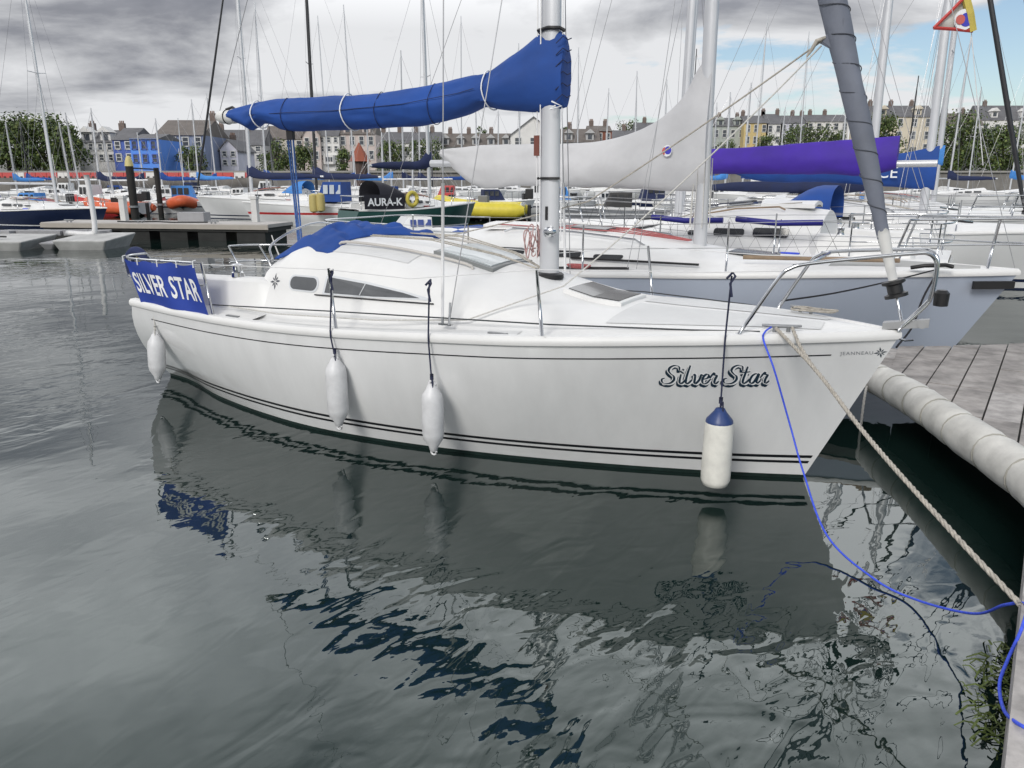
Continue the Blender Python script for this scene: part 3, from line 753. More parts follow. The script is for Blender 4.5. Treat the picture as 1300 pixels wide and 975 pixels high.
# furled genoa on the forestay
fa, fb = Vector((.54, 0, 1.24)), Vector((-2.2, 0, 10.0)); fur = MB(); rows = []
for i in range(91):
    t = .066 + .909 * i / 90; p = fa.lerp(fb, t)
    rad = float(np.interp(t, [.04, .06, .085, .11, .25, .5, .9, .98], [.03, .036, .045, .062, .088, .088, .055, .025])); r = []
    for j in range(20):
        a = 2 * math.pi * j / 20; tw = (a + t * 38) % (2 * math.pi)
        rr = rad * (1 + .14 * tw / (2 * math.pi) - .07) + .006 * mnoise.noise(Vector((t * 40, math.cos(a), math.sin(a))))
        r.append(p + Vector((math.cos(a) * rr * .95, math.sin(a) * rr, math.cos(a) * rr * .3)))
    rows.append(r)
seam = []
for i in range(0, 3200):
    t = .075 + .82 * i / 3200; p = fa.lerp(fb, t); rad = float(np.interp(t, [.04, .06, .085, .11, .25, .5, .9, .98], [.03, .036, .045, .062, .088, .088, .055, .025])) * 1.03; a = -t * 300
    seam.append(p + Vector((math.cos(a) * rad * .95, math.sin(a) * rad, math.cos(a) * rad * .3)))
fur.grid(rows, True, True); furl1 = fur.build('furled_genoa', GREYSAIL, boat, True, 55)
MB().tube(seam, .0035, 5).build('sail_seam', M('seam_dark_grey', (.06, .065, .08), .8), furl1)  # fine dark grey seam line spiralling up the furled sail
MB().tube([fa.lerp(fb, .032), fa.lerp(fb, .05), fa.lerp(fb, .068), fa.lerp(fb, .075)], [.028, .034, .042, .036], 16).build('sail_tack', SAILW, furl1, True)
MB().tube([fa, fa.lerp(fb, .05)], .012, 8).build('forestay_link', STEEL, furl1, True)
ax = (fb - fa).normalized().to_track_quat('Z', 'Y').to_matrix()
MB().lathe([(.035, -.012), (.075, -.01), (.075, .012), (.05, .02), (.05, .075), (.075, .085), (.075, .105), (.03, .11)], fa.lerp(fb, .022), 18, ax).build('furling_drum', BLACKPL, furl1, True, 40)
clew = Vector((-.155, -.05, 3.09))
MB().add([(-.03, -.075, 3.22), (-.02, -.06, 2.98), clew, (-.05, -.065, 3.2), (-.04, -.05, 3.0), clew + Vector((-.02, .01, -.01))], [(0, 1, 2), (3, 5, 4), (0, 2, 5, 3), (1, 4, 5, 2)]).build('genoa_clew', GREYSAIL, furl1)
uq, zq = on_v(452, 322, .55)
sh_ = MB(); sh_.tube(sag(clew, (-2.0, .32, 2.02), .02, 8) + sag((-2.0, .32, 2.02), (uq, .55, zq), .03, 8)[1:], .006, 6); sh_.build('genoa_sheet', ROPEG, furl1, True)
sh_ = MB(); sh_.tube(sag(clew + Vector((0, 0, -.03)), (-1.75, -.62, 1.42), .05, 12) + [(-2.4, -.98, 1.155), (-3.2, -1.10, 1.10), (-4.3, -1.12, 1.06), (-5.0, -1.06, 1.06)], .006, 6); sh_.build('genoa_sheet', ROPEW, furl1, True)
MB().tube([clew + Vector((.02, 0, .02)), clew + Vector((-.03, -.015, 0)), clew + Vector((-.06, 0, -.05)), clew + Vector((-.09, .01, -.09))], [.010, .014, .012, .006], 8).build('sheet_knot', ROPEG, furl1, True)
# mainsheet
ms = MB(); a0, b0 = Vector((-5.14, 0, 2.68)), Vector((-5.10, 0, 1.30))
for k in (-.045, -.012, .03): ms.tube([a0 + Vector((k, 0, 0)), b0 + Vector((k * .6, 0, 0))], .009, 6)
ms.build('mainsheet', M('blue_fleck_rope', (.05, .12, .33), .8, 0, .5, 60), boat, True)
for p in (a0 + Vector((0, 0, -.04)), b0): MB().box(p, (.08, .04, .11)).build('mainsheet_block', BLACKPL, boat)
# pulpit, pushpit, stanchions, wires
pl = MB()
near = [(-.42, -.61, 1.17), (-.20, -.57, 1.56), (-.13, -.55, 1.635), (-.02, -.51, 1.67), (.3, -.34, 1.71), (.55, -.18, 1.735), (.64, -.12, 1.735), (.69, -.09, 1.69), (.70, -.08, 1.60), (.69, -.07, 1.45), (.66, -.06, 1.38), (.52, -.03, 1.2)]
for sd_ in (1, -1): pl.tube(crom([(u, v * sd_, z) for u, v, z in near], 5), .0135, 10)
pl.tube([(-.11, -.55, 1.655), (-.03, -.40, 1.665), (-.03, .40, 1.665), (-.11, .55, 1.655)], .011, 8)
pulpit1 = pl.build('pulpit', STEEL, boat, True)
MB().lathe([(.02, -.05), (.045, -.045), (.048, .04), (.03, .06)], (.75, .0, 1.43), 12).build('navigation_light', BLACKPL, pulpit1, True, 40)
for sd_ in (-1, 1):
    for u in (-.42,): MB().lathe([(.035, 0), (.035, .01), (.02, .02)], (u, sd_ * .61, 1.165), 10).build('foot_plate', STEEL, pulpit1, True, 40)
pp = MB()
for hgt, r_ in ((1.0, .0125), (.55, .010)):
    def pz(z): return .99 + (z - .99) * hgt
    pp.tube(crom([(-5.25, -1.12, pz(1.45)), (-6.1, -1.05, pz(1.43)), (-6.55, -.97, pz(1.42)), (-6.82, -.80, pz(1.42)), (-6.88, -.55, pz(1.42))], 5), r_, 8)
    pp.tube(crom([(-5.25, 1.12, pz(1.45)), (-6.1, 1.05, pz(1.43)), (-6.55, .97, pz(1.42)), (-6.82, .80, pz(1.42)), (-6.88, .55, pz(1.42))], 5), r_, 8)
for sd_ in (-1, 1):
    pp.tube([(-6.88, sd_ * .55, 1.42), (-6.52, sd_ * .5, .985)], .0125, 8); pp.tube([(-6.72, sd_ * .88, 1.42), (-6.42, sd_ * .9, .985)], .0125, 8); pp.tube([(-5.25, sd_ * 1.12, 1.45), (-5.12, sd_ * 1.15, .985)], .0125, 8)
push1 = pp.build('pushpit', STEEL, boat, True)
for sd_ in (-1, 1):
    for u, zt in ((-1.67, 1.60), (-3.50, 1.51)):
        vb = T_B(u) - .02; zb_ = T_ZS(u) + .06
        MB().tube([(u, sd_ * vb, zb_), (u - .06, sd_ * (vb - .02), zt)], [.0145, .0115], 8).build('stanchion', STEEL, boat, True)
        MB().box((u, sd_ * vb, zb_), (.09, .05, .018)).build('stanchion_base', DECKW, boat)
    gw = MB(); V_ = lambda u, z: (u, sd_ * (T_B(u) - .04), z)
    gw.tube([(-5.25, sd_ * 1.12, 1.44), V_(-3.56, 1.50), V_(-2.75, 1.475), V_(-1.73, 1.59), V_(-.6, 1.60), (-.14, sd_ * .56, 1.62)], .0035, 6)
    gw.build('guard_wire', WIREW, boat, True)
    j = MB(); j.tube([(-5.3, sd_ * 1.04, 1.05), (-3.74, sd_ * 1.05, 1.12), (-2.59, sd_ * 1.05, 1.165), (-1.68, sd_ * .97, 1.185), (-.72, sd_ * .68, 1.19), (-.3, sd_ * .5, 1.19)], .006, 6); j.build('jackline', M('dark_webbing', (.04, .045, .05), .8), boat, True)
# blue name cloth on the starboard quarter
def cloth(u, z, off=.0):                       # s 0..1 aft to forward, t 0..1 bottom to top
    s_, t_ = u, z
    bl, br, tr, tl = Vector((-6.36, -1.0, .99)), Vector((-5.13, -1.165, .985)), Vector((-5.27, -1.14, 1.445)), Vector((-6.58, -.99, 1.415))
    p = (bl.lerp(br, s_)).lerp(tl.lerp(tr, s_), t_)
    w = .018 * math.sin(s_ * 9 + t_ * 2) * (1 - .4 * t_) + .012 * mnoise.noise(Vector((s_ * 5, t_ * 3, 1)))
    p.y += w - off - .035; p.z -= .02 * math.sin(math.pi * ((s_ * 3) % 1)) * t_ ** 6; return p
ban = MB(); ban.grid([[cloth(i / 40, j / 10) for j in range(11)] for i in range(41)]); banner = ban.build('name_cloth', BLUEP, push1, True)
vs, fs = text_mesh('SILVER STAR', 1.0, 1.04, .018); x0, x1 = min(v.x for v in vs), max(v.x for v in vs); y0, y1 = min(v.y for v in vs), max(v.y for v in vs)
MB().add([cloth(.03 + .94 * (v.x - x0) / (x1 - x0), .24 + .47 * (v.y - y0) / (y1 - y0), .005) for v in vs], fs).build('cloth_lettering', LETW, banner)
tw = MB()
for s_ in (.0, .24, .5, .76, 1.0):
    p = cloth(s_, 1); tw.tube([p + Vector((0, -.01, -.03)), p + Vector((0, -.012, .03)), p + Vector((0, .02, .035))], .006, 5)
tw.build('cloth_tie', LETW, banner)
lu, lz = on_v(177, 327, -.35)
MB().tube(crom([(lu - .16, -.35, lz - .22), (lu - .17, -.36, lz - .02), (lu - .06, -.35, lz + .07), (lu + .08, -.34, lz), (lu + .14, -.35, lz - .22)], 5), .055, 10).build('lifebuoy_cover', NAVYC, push1, True)
# crumpled sprayhood folded on the coachroof
rows = []
for i in range(45):
    s_ = i / 44; v = -.70 + 1.15 * s_; r = []
    for j in range(25):
        t = j / 24; u = -4.76 + (.80 - .18 * math.sin(s_ * 5)) * t + .20 * s_
        hgt = .05 * math.sin(math.pi * min(1, max(0, t))) ** .6
        nz = mnoise.noise(Vector((u * 3.2, v * 4.5, 1.7))) * .045 + abs(mnoise.noise(Vector((u * 6, v * 7, 4)))) * .07 + .014 * math.sin(v * 22 + u * 15 + 3 * mnoise.noise(Vector((u * 2, v * 2, 0))))
        e = math.sin(math.pi * max(0, min(1, t))) ** .5
        base = H1.zc(max(u, -4.7), T_ZE(max(u, -4.7))); av = abs(v) / .75; base = base - .20 * av ** 2.2
        droop = -.16 * max(0, (-.52 - v) / .22) * math.exp(-((t - .42) / .22) ** 2)
        r.append((u + nz * .6, v + nz * .4, base + .012 + hgt * (1 - .35 * av) * (1 if t < .95 else .2) + nz * e + droop))
    rows.append(r)
hd = MB().grid(rows); hood1 = hd.build('folded_sprayhood', BLUEC, boat, True)
sd__ = hood1.modifiers.new('s', 'SOLIDIFY'); sd__.thickness = .012
MB().tube(crom([(-4.75, -.72, 1.46), (-4.85, -.6, 1.62), (-4.85, 0, 1.78), (-4.85, .6, 1.62), (-4.75, .72, 1.46)], 6), .011, 8).build('sprayhood_bow', STEEL, hood1, True)
ROPEP = M('pink_fleck_rope', (.48, .30, .29), .85, 0, .5, 70)
# small deck fittings
FIT = M('alloy_fitting', (.30, .31, .32), .35, .6, .1)
def cleat(name, u, v, z, rz, parent):
    c = empty_part(name, parent) if False else None
    m = MB(); cr, sr = math.cos(rz), math.sin(rz)
    m.tube([(u - .13 * cr, v - .13 * sr, z + .05), (u - .06 * cr, v - .06 * sr, z + .045), (u + .06 * cr, v + .06 * sr, z + .045), (u + .13 * cr, v + .13 * sr, z + .05)], [.009, .014, .014, .009], 8)
    for k in (-.045, .045): m.tube([(u + k * cr, v + k * sr, z - .02), (u + k * cr, v + k * sr, z + .045)], .014, 8)
    return m.build(name, FIT, parent, True, 50)
for sd_ in (-1, 1):
    cleat('cleat', -.17, sd_ * .44, 1.185, R(-20) * sd_, boat); cleat('cleat', -6.25, sd_ * .95, .99, R(8) * sd_, boat)
    MB().lathe([(.06, 0), (.058, .04), (.042, .05), (.045, .1), (.055, .115), (.03, .125)], (-5.15, sd_ * .80, 1.30), 16).build('winch', STEEL, boat, True, 40)
    for u in (-4.9, -2.05): MB().box((u, sd_ * (T_B(u) - .1), T_ZS(u) + .066), (.16, .03, .012)).build('fairlead', FIT, boat)
br = MB(); br.add([(.42, -.05, 1.20), (.70, -.03, 1.235), (.70, .03, 1.235), (.42, .05, 1.20), (.42, -.05, 1.245), (.70, -.03, 1.29), (.70, .03, 1.29), (.42, .05, 1.245)], [(0, 3, 2, 1), (4, 5, 6, 7), (0, 1, 5, 4), (2, 3, 7, 6), (3, 0, 4, 7)])
br.tube([(.66, -.04, 1.255), (.66, .04, 1.255)], .03, 10); br.build('bow_roller', M('dull_alloy', (.34, .345, .35), .5, .3, .12), boat)
MB().tube([(.44, 0, 1.16), (.57, 0, 1.13), (.62, 0, 1.14)], .009, 6).build('stem_eye', STEEL, boat)
cl = MB()
for k in range(3): cl.tube([(-.10 + (.16 - .03 * k) * math.cos(R(a)) + .05 * math.sin(k * 2.1) , .34 + (.07 - .015 * k) * math.sin(R(a)) + .02 * math.sin(R(a) * 3 + k), 1.236 + .006 * k) for a in range(0, 361, 20)], .0075, 6)
cl.build('rope_coil', ROPEG, boat, True)
mr = MB()
for k in range(7):
    mr.tube([(MU - .19 + .016 * k + (.022 + .012 * math.sin(k * 2.3)) * math.sin(R(a)) + .02 * math.cos(R(a)) * math.sin(k * 1.9), -.06 + .012 * k + .02 * math.sin(R(a) * 2 + k), 1.69 + .025 * math.sin(k * 3.1) + (.10 + .045 * math.sin(k * 1.7)) * math.cos(R(a))) for a in range(0, 361, 20)], .0055, 5)
mr.build('halyard_coil', ROPEP, mast1, True)
ln = MB()
for k, (u1, v1) in enumerate(((-3.9, -.25), (-3.85, -.33), (-3.9, .12), (-3.8, .2))): ln.tube([(MU - .1, -.03 + .03 * k, 1.46), (-2.6, v1 * .6, H1.zc(-2.6, T_ZE(-2.6)) + .06), (-3.2, v1, H1.zc(-3.2, T_ZE(-3.2)) + .055), (u1, v1 * 1.1, H1.zc(u1, T_ZE(u1)) + .02)], .006, 5)
ln.build('control_line', ROPEG, boat, True)
gr = MB()
for sd_ in (-1, 1): gr.tube(crom([(-4.1, sd_ * .52, 1.60), (-4.0, sd_ * .52, 1.655), (-3.4, sd_ * .5, 1.62), (-2.75, sd_ * .46, 1.52), (-2.68, sd_ * .46, 1.46)], 4), .013, 7)
gr.build('grab_rail', M('pale_grab_rail', (.5, .48, .45), .6), deck1, True)

# ------------------------------------------------------------------ fenders
def fender(label, px, py_top, py_bot, r, u_guess, mat, cap=None, hang=None, lan=ROPEN, tilt=(0, 0), horn=True):
    """hangs against the starboard side: the body between two photo rows, the lanyard up to hang = (u, v, z)"""
    v = -1.2
    for _ in range(40):
        u, z = on_v(px, (py_top + py_bot) / 2, v); v = .5 * v + .5 * min(skin(u, max(z, .15), r * 1.02)[1], -(T_B(u) + .036))
    zt = on_v(px, py_top, v)[1]; zb = on_v(px, py_bot, v)[1]; L = zt - zb
    f = tag(empty('fender', loc(u, v, zb), HEAD), label, 'fender', 'fenders along the side of the front yacht'); f.rotation_euler = (tilt[0], tilt[1], HEAD)
    if cap is None:
        prof = [(.012, 0), (.03, .012), (r * .45, .045), (r * .86, .10), (r, .15), (r, L - .14), (r * .9, L - .085), (r * .55, L - .04), (.035, L - .01), (.02, L)]
        MB().lathe(prof, (0, 0, 0), 20).build('fender_body', mat, f, True, 60)
        e = MB(); e.tube([(.028 * math.cos(R(a)), 0, L - .008 + .028 * math.sin(R(a))) for a in range(0, 361, 40)], .011, 6); e.tube([(.025 * math.cos(R(a)), 0, .0 + .025 * math.sin(R(a))) for a in range(0, 361, 40)], .009, 6); e.build('fender_eye', mat, f, True)
    else:
        prof = [(r * .55, 0), (r * .85, .012), (r, .05), (r * 1.01, .1), (r * .97, L - .14), (r * .93, L - .105), (r * .6, L - .095)]
        MB().lathe(prof, (0, 0, 0), 24).build('fender_body', mat, f, True, 60)
        MB().lathe([(r * .93, L - .105), (r * .90, L - .085), (r * .45, L - .03), (r * .3, L - .004), (.012, L)], (0, 0, 0), 20).build('fender_cap', cap, f, True, 60)
    if hang:
        hu, hz_ = on_v(hang[0], hang[1], hang[2]); hang = (hu, hang[2], hz_)
        a = Vector((0, 0, L)); b = Vector((hang[0] - u, hang[1] - v, hang[2] - zb))
        ug = hang[0] + (u - hang[0]) * .45; gv = -(T_B(ug) + .036); gw_ = [Vector((ug - u, gv - v, T_ZS(ug) + dz_ - zb)) for dz_ in (.055, .01)]
        l = MB(); l.tube([a, a.lerp(gw_[1], .6) if (gw_[1] - a).length > .1 else a.lerp(gw_[1], .5), gw_[1], gw_[0], b], .0065, 6)
        l.tube([a, a + Vector((.02, -.02, .05)), a + Vector((.03, -.03, -.10))], .006, 5); l.tube([b + Vector((-.03, -.01, -.02)), b + Vector((.0, .02, .02)), b + Vector((.03, -.02, 0)), b + Vector((.0, -.02, -.05)), b + Vector((.015, -.015, -.14))], .009, 5)
        l.tube([a + Vector((.0, 0, .03)), a + Vector((0, 0, .075))], .014, 6)
        l.build('lanyard', lan, f, True)
    return f
fender('slim white fender hanging at the stern beneath the blue name cloth', 197, 424, 482, .085, -6.4, FENDW, hang=(193, 388, -1.03), lan=ROPEW, tilt=(R(-4), 0))
fender('rounded white fender below the stanchion beside the cabin windows', 428, 454, 541, .088, -3.5, FENDW, hang=(421, 346, -1.22))
fender('white fender with pointed foot amidships, below the shrouds', 549.5, 487, 573, .085, -2.6, FENDW, hang=(545, 359, -1.22))
fender('cream cylinder fender with navy blue cap near the lettered bow', 911, 517, 617, .102, -.5, FENDC, cap=FENDB, hang=(929, 350, -.66))

# ------------------------------------------------------------------ near pontoon
WOOD = M('weathered_deck', (0.30, 0.28, 0.265), .85, 0, .45, 5.0, bump=.004, bscale=30)
WOODL = M('bleached_deck', (0.38, 0.36, 0.345), .85, 0, .45, 6.0, bump=.003, bscale=26)
FLOATM = M('wet_black_float', (0.012, 0.013, 0.012), .5, 0, .4, 3.0)
FRAMEM = M('pontoon_frame', (0.05, 0.05, 0.048), .7, .2, .3, 3.0)
WRAP = M('fender_wrap', (0.60, 0.59, 0.555), .8, 0, .24, 4.0, bump=.006, bscale=9)
CREASE = M('wrap_crease_shade', (0.36, 0.35, 0.31), .9)
E0 = Vector((1.995, 2.633, 0)); D = Vector((.57, .82, 0)).normalized(); N = Vector((D.y, -D.x, 0)); DZ = .5
def clip(poly, a, n):                          # keep the side where (p - a).n >= 0
    out = []
    for i, p in enumerate(poly):
        q = poly[(i + 1) % len(poly)]; dp, dq = (p - a).dot(n), (q - a).dot(n)
        if dp >= 0: out.append(p)
        if dp * dq < 0: out.append(p.lerp(q, dp / (dp - dq)))
    return out
def planks(parent, poly, d, n, width, seg, mat, z=DZ, th=.035, gap=.013, jit=0.0):
    """cut a convex deck polygon into planks that run along d"""
    us = [p.dot(d) for p in poly]; vs = [p.dot(n) for p in poly]; rnd = random.Random(int(abs(us[0]) * 1000))
    v = math.floor(min(vs) / width) * width; k = 0
    while v < max(vs):
        u = math.floor(min(us) / seg) * seg
        while u < max(us):
            c = poly
            for a, nn in ((n * (v + gap / 2), n), (n * (v + width - gap / 2), -n), (d * (u + gap / 2), d), (d * (u + seg - gap / 2), -d)):
                c = clip(c, a, nn) if len(c) >= 3 else []
            if len(c) >= 3:
                area = sum(c[i].x * c[(i + 1) % len(c)].y - c[(i + 1) % len(c)].x * c[i].y for i in range(len(c))) / 2
                if area < 0: c = c[::-1]
                if abs(area) > .004:
                    dz = rnd.uniform(-.004, .004)
                    MB().prism([Vector((p.x, p.y, z - th + dz)) for p in c], (0, 0, th)).build('plank', mat if rnd.random() < .7 else WOODL, parent)
            u += seg
        v += width
main = tag(empty('main_pontoon', E0), 'grey planked walkway pontoon at the right edge, under the mooring ropes', 'pontoon')
def rel(o, pts): return [Vector((p[0], p[1], 0)) for p in pts]
mp = [E0 + D * -3.2, E0 + D * 9.5, E0 + D * 9.5 + N * 2.4, E0 + D * -3.2 + N * 2.4]
def reparent(o):                                # children were built in world coordinates
    for c in o.children: c.matrix_parent_inverse = Matrix.Translation(-o.location)
planks(main, mp, D, N, .24, .92, WOOD)
fl = MB(); a_ = math.atan2(D.y, D.x); c_ = E0 + D * 3.15 + N * 1.2
fl.box((c_.x, c_.y, .40), (12.6, 2.36, .12), a_); fl.build('frame', FRAMEM, main)
for s_ in (-1.6, 1.6, 4.8, 8.0):
    c_ = E0 + D * s_ + N * 1.2; MB().box((c_.x, c_.y, .02), (2.6, 2.1, .62), a_).build('float', FLOATM, main)
wl = MB(); c_ = E0 + D * 3.15 + N * .02; wl.box((c_.x, c_.y, .425), (12.7, .09, .155), a_); wl.build('edge_board', WOODL, main)
reparent(main)
P3, P2, P1, QL, QR = Vector((3.20, 4.46, 0)), Vector((3.37, 5.43, 0)), Vector((3.50, 6.89, 0)), Vector((4.07, 7.93, 0)), Vector((5.72, 8.13, 0))
gus = tag(empty('finger_pontoon', P1), 'planked finger pontoon with triangular corner between the two bows', 'pontoon')
planks(gus, [P3 + D * .02, P2, P1, QL, QR], D, N, .24, .92, WOOD, z=DZ - .002)
fg = [P1 + PO * .06, P1 + PO * .06 - FW * 8, P1 + PO * 1.06 - FW * 8, P1 + PO * 1.06]
planks(gus, fg, -FW, PO, .25, 2.0, WOOD, z=DZ - .004)
g2 = MB(); g2.prism([Vector((p.x, p.y, .33)) for p in [P3 + N * .06, QR + N * .0 - D * .05, QL + Vector((.03, -.03, 0)), P1 + Vector((.05, 0, 0)), P2 + Vector((.06, 0, 0))]], (0, 0, .12))
cc = P1 + PO * .56 - FW * 4; g2.box((cc.x, cc.y, .39), (8, .96, .12), HEAD); g2.build('frame', FRAMEM, gus)
for k in (1.6, 4.4, 7.0):
    cc = P1 + PO * .56 - FW * k; MB().box((cc.x, cc.y, .02), (1.8, .85, .62), HEAD).build('float', FLOATM, gus)
MB().prism([Vector((p.x, p.y, -.3)) for p in [P3 + N * .5, QR - D * .4, QL + Vector((.3, -.3, 0)), P1 + Vector((.35, -.2, 0)), P2 + Vector((.35, 0, 0))]], (0, 0, .62)).build('float', FLOATM, gus)
reparent(gus)
# padded roll along the corner
rf = tag(empty('padded_edge_fender', (3.3, 5.5, .3)), 'cream padded roll fender lashed along the pontoon corner by the bow', 'fender')
pr = crom([(3.06, 3.80, .42), (3.20, 4.45, .41), (3.32, 5.40, .40), (3.42, 6.2, .39), (3.47, 6.98, .37), (3.44, 7.12, .36)], 12)
rows = []
for i, p in enumerate(pr):
    t = (pr[min(i + 1, len(pr) - 1)] - pr[max(i - 1, 0)]).normalized(); x = t.cross(Vector((0, 0, 1))).normalized(); y = x.cross(t); r = []
    sc = 1 if i < len(pr) - 6 else (len(pr) - i) / 6.5
    for j in range(18):
        a = 2 * math.pi * j / 18
        rr = .146 * max(.25, sc ** .5) + .010 * mnoise.noise(Vector((i * .35, math.cos(a) * 1.5, math.sin(a) * 1.5))) - (.012 if i % 6 == 0 else 0)
        r.append(p + x * (math.cos(a) * rr) + y * (math.sin(a) * rr))
    rows.append(r)
b_ = MB().grid(rows, True).build('roll_body', WRAP, rf, True, 70)
for i in range(0, len(pr) - 4, 6):
    p = pr[i]; t = (pr[min(i + 1, len(pr) - 1)] - pr[max(i - 1, 0)]).normalized(); x = t.cross(Vector((0, 0, 1))).normalized(); y = x.cross(t)
    MB().tube([p + x * (math.cos(R(a)) * .139) + y * (math.sin(R(a)) * .139) for a in range(0, 361, 20)], .0045, 5).build('crease_shade_ring', CREASE, rf, True)  # thin darker ring stands in for the shading in each crease of the wrap
reparent(rf)
# seaweed and growth on the pontoon edge
WEED = M('sea_weed', (0.10, 0.14, 0.03), .6, 0, .6, 20)
sw = MB(); rnd = random.Random(3)
for i in range(420):
    s_ = rnd.uniform(-.1, .75); o = E0 + D * s_ - N * rnd.uniform(-.08, .16) * (1 - abs(s_ - .3)); z = rnd.uniform(-.03, .03)
    a = rnd.uniform(0, 6.28); l = rnd.uniform(.05, .15); w = rnd.uniform(.0018, .005); dx, dy = math.cos(a), math.sin(a)
    pts = []
    for k in range(4):
        q = o + Vector((dx, dy, 0)) * (l * k / 3); zz_ = z + .03 * math.sin(k * 1.2) - .02 * k
        pts.append([(q.x - dy * w, q.y + dx * w, zz_), (q.x + dy * w, q.y - dx * w, zz_ + .004)])
    sw.grid(pts)
tag(sw.build('seaweed', WEED), 'green brown seaweed growing along the waterline of the near pontoon', 'seaweed', kind='stuff')

# ------------------------------------------------------------------ mooring lines
def rope(name, label, pts, r, mat, n=7, twist=True):
    p = crom(pts, 10) if len(pts) > 2 else sag(pts[0], pts[1], .05, 40)
    m = MB()
    if twist:                                   # three strands laid round each other
        dist = 0.0; strands = [[], [], []]
        dense = []
        for a, b in zip(p, p[1:]):
            k = max(1, int((b - a).length / .018))
            dense += [a.lerp(b, i / k) for i in range(k)]
        dense.append(p[-1])
        for i, q in enumerate(dense):
            t = (dense[min(i + 1, len(dense) - 1)] - dense[max(i - 1, 0)]).normalized(); x = t.orthogonal().normalized() if i == 0 else (x - t * x.dot(t)).normalized(); y = t.cross(x)
            for s_ in range(3):
                an = i * .018 * 62 + s_ * 2.094; strands[s_].append(q + x * (math.cos(an) * r * .5) + y * (math.sin(an) * r * .5))
        for s_ in strands: m.tube(s_, r * .56, 5)
    else: m.tube(p, r, n)
    o = m.build(name, mat, None, True)
    return tag(o, label, 'rope', 'mooring lines')
ca = loc(-.17, -.44, 1.225); dk = Vector((2.03, 2.74, .56))
mid = ca.lerp(dk, .22) + Vector((0, 0, -.02))
rope('mooring_rope', 'thick grey laid rope from the bow cleat down to the near dock', [ca + FW * -.05, mid, ca.lerp(dk, .5) + Vector((0, 0, -.05)), ca.lerp(dk, .8) + Vector((0, 0, -.03)), dk], .0135, ROPEG)
rope('mooring_rope', 'short grey rope loop joining the thick line below the bow cleat', [ca + FW * .07, ca.lerp(mid, .5) + FW * .02, mid + Vector((.004, -.004, -.01))], .0125, ROPEG)
bl = [ca + FW * -.07 + Vector((0, -.02, 0)), loc(-.25, -(T_B(-.25) + .02), T_ZS(-.25) + .085), loc(-.25, -(T_B(-.25) + .042), T_ZS(-.25) + .03), at_y(983, 470, 4.96), at_y(1003, 540, 4.95), at_y(1020, 600, 4.75), at_y(1050, 680, 4.30), at_y(1110, 735, 3.90), at_y(1165, 762, 3.66), at_y(1235, 779, 3.25), at_y(1275, 768, 2.86), dk + Vector((.02, 0, 0)), at_y(1298, 795, 2.60), at_z(1279, 838, .42), at_z(1269, 868, .36), at_z(1274, 900, .40), at_z(1290, 917, .512), at_z(1320, 932, .512)]
for q in bl: q.z = max(q.z, .012)
rope('mooring_rope', 'bright blue slack rope dipping to the water and over the dock edge', bl, .0065, ROPEB, twist=False)
rope('mooring_rope', 'short pale rope hanging from the pontoon corner under the bow', [at_y(1100, 490, 6.85), at_y(1097, 508, 6.8), at_y(1093, 540, 6.75), at_y(1089, 575, 6.7)], .012, ROPEW)
qa = on_v(1190, 343, 3.5); 
rope('mooring_rope', 'black rope running down from the grey yacht bow to the finger pontoon', [loc(qa[0], 3.62, 1.24), at_y(1172, 378, 8.2), at_y(1158, 415, 8.1), at_y(1138, 441, 7.9)], .011, M('black_rope', (.012, .012, .016), .8), twist=False)
rope('mooring_rope', 'black rope from the front pulpit across to the grey yacht foredeck', [loc(-.40, .66, 1.24), at_y(1060, 372, 6.7), at_y(1130, 357, 7.6), loc(qa[0], 3.62, 1.27)], .008, M('black_rope', (.012, .012, .016), .8), twist=False)
rope('mooring_rope', 'long white line from the yacht stern out to the far pontoon', sag(loc(-6.3, .95, 1.03), at_y(345, 299, 19.5), .06, 6), .014, ROPEW, twist=False)

# ------------------------------------------------------------------ the neighbours on the right
b2, H2 = yacht('sailing_yacht', 'grey hulled sloop with white sail cover lying just behind the front yacht', loc(.68, 4.2), HEAD, 1.3, 1.13, 1.05, .70, GELGREY, DECKW, None, NAVY, 10.5, .072, ALLOY, None, 4.3, 2.42, None, None, 2)
def b2p(px, py): u, z = on_v(px, py, 4.2); return (u - .68, z)
top2 = sorted([b2p(*q) for q in ((560, 190), (600, 186), (660, 183), (720, 182), (775, 177), (815, 164), (848, 143), (872, 115), (886, 88), (894, 78), (906, 78))])
bot2 = sorted([b2p(*q) for q in ((560, 198), (600, 234), (660, 236), (720, 237), (800, 239), (860, 242), (898, 243))])
cov2 = cloth_cover(b2, top2, bot2, interp([(top2[0][0], .05), (-5.5, .13), (-3.6, .17), (-3.0, .13), (-2.7, .12)]), WCOVER, seed=9.0, n=90, k=28, amp=.02)
em = b2p(853, 192)
def disc(r, c, y, mat, name, squash=1.0, a0=0, a1=360):
    m = MB(); pts = [(c[0] + r * math.cos(R(a)), y, c[1] + r * squash * math.sin(R(a))) for a in range(a0, a1, 15)]
    m.add(pts, [tuple(range(len(pts)))]); return m.build(name, mat, cov2)
disc(.062, em, -.185, LETW, 'cover_emblem', 1.15); disc(.045, (em[0] + .012, em[1] + .005), -.187, M('emblem_blue', (.05, .05, .45), .6), 'cover_emblem', 1.1); disc(.045, (em[0] - .022, em[1] - .004), -.189, M('emblem_red', (.55, .12, .10), .6), 'cover_emblem', 1.1, 95, 275)
hb = MB()
for k in range(6):
    a = R(190 + 31 * k + 9 * math.sin(k * 5)); r0 = 1 + .25 * math.sin(k * 3.3); hb.tube([(-2.86 + .15 * r0 * math.cos(a), .12 * r0 * math.sin(a), 1.60), (-2.87 + .118 * math.cos(a), .092 * math.sin(a), 2.46)], .005 + .003 * (k % 2), 5)
hb.build('halyard', ROPEW, b2, True)
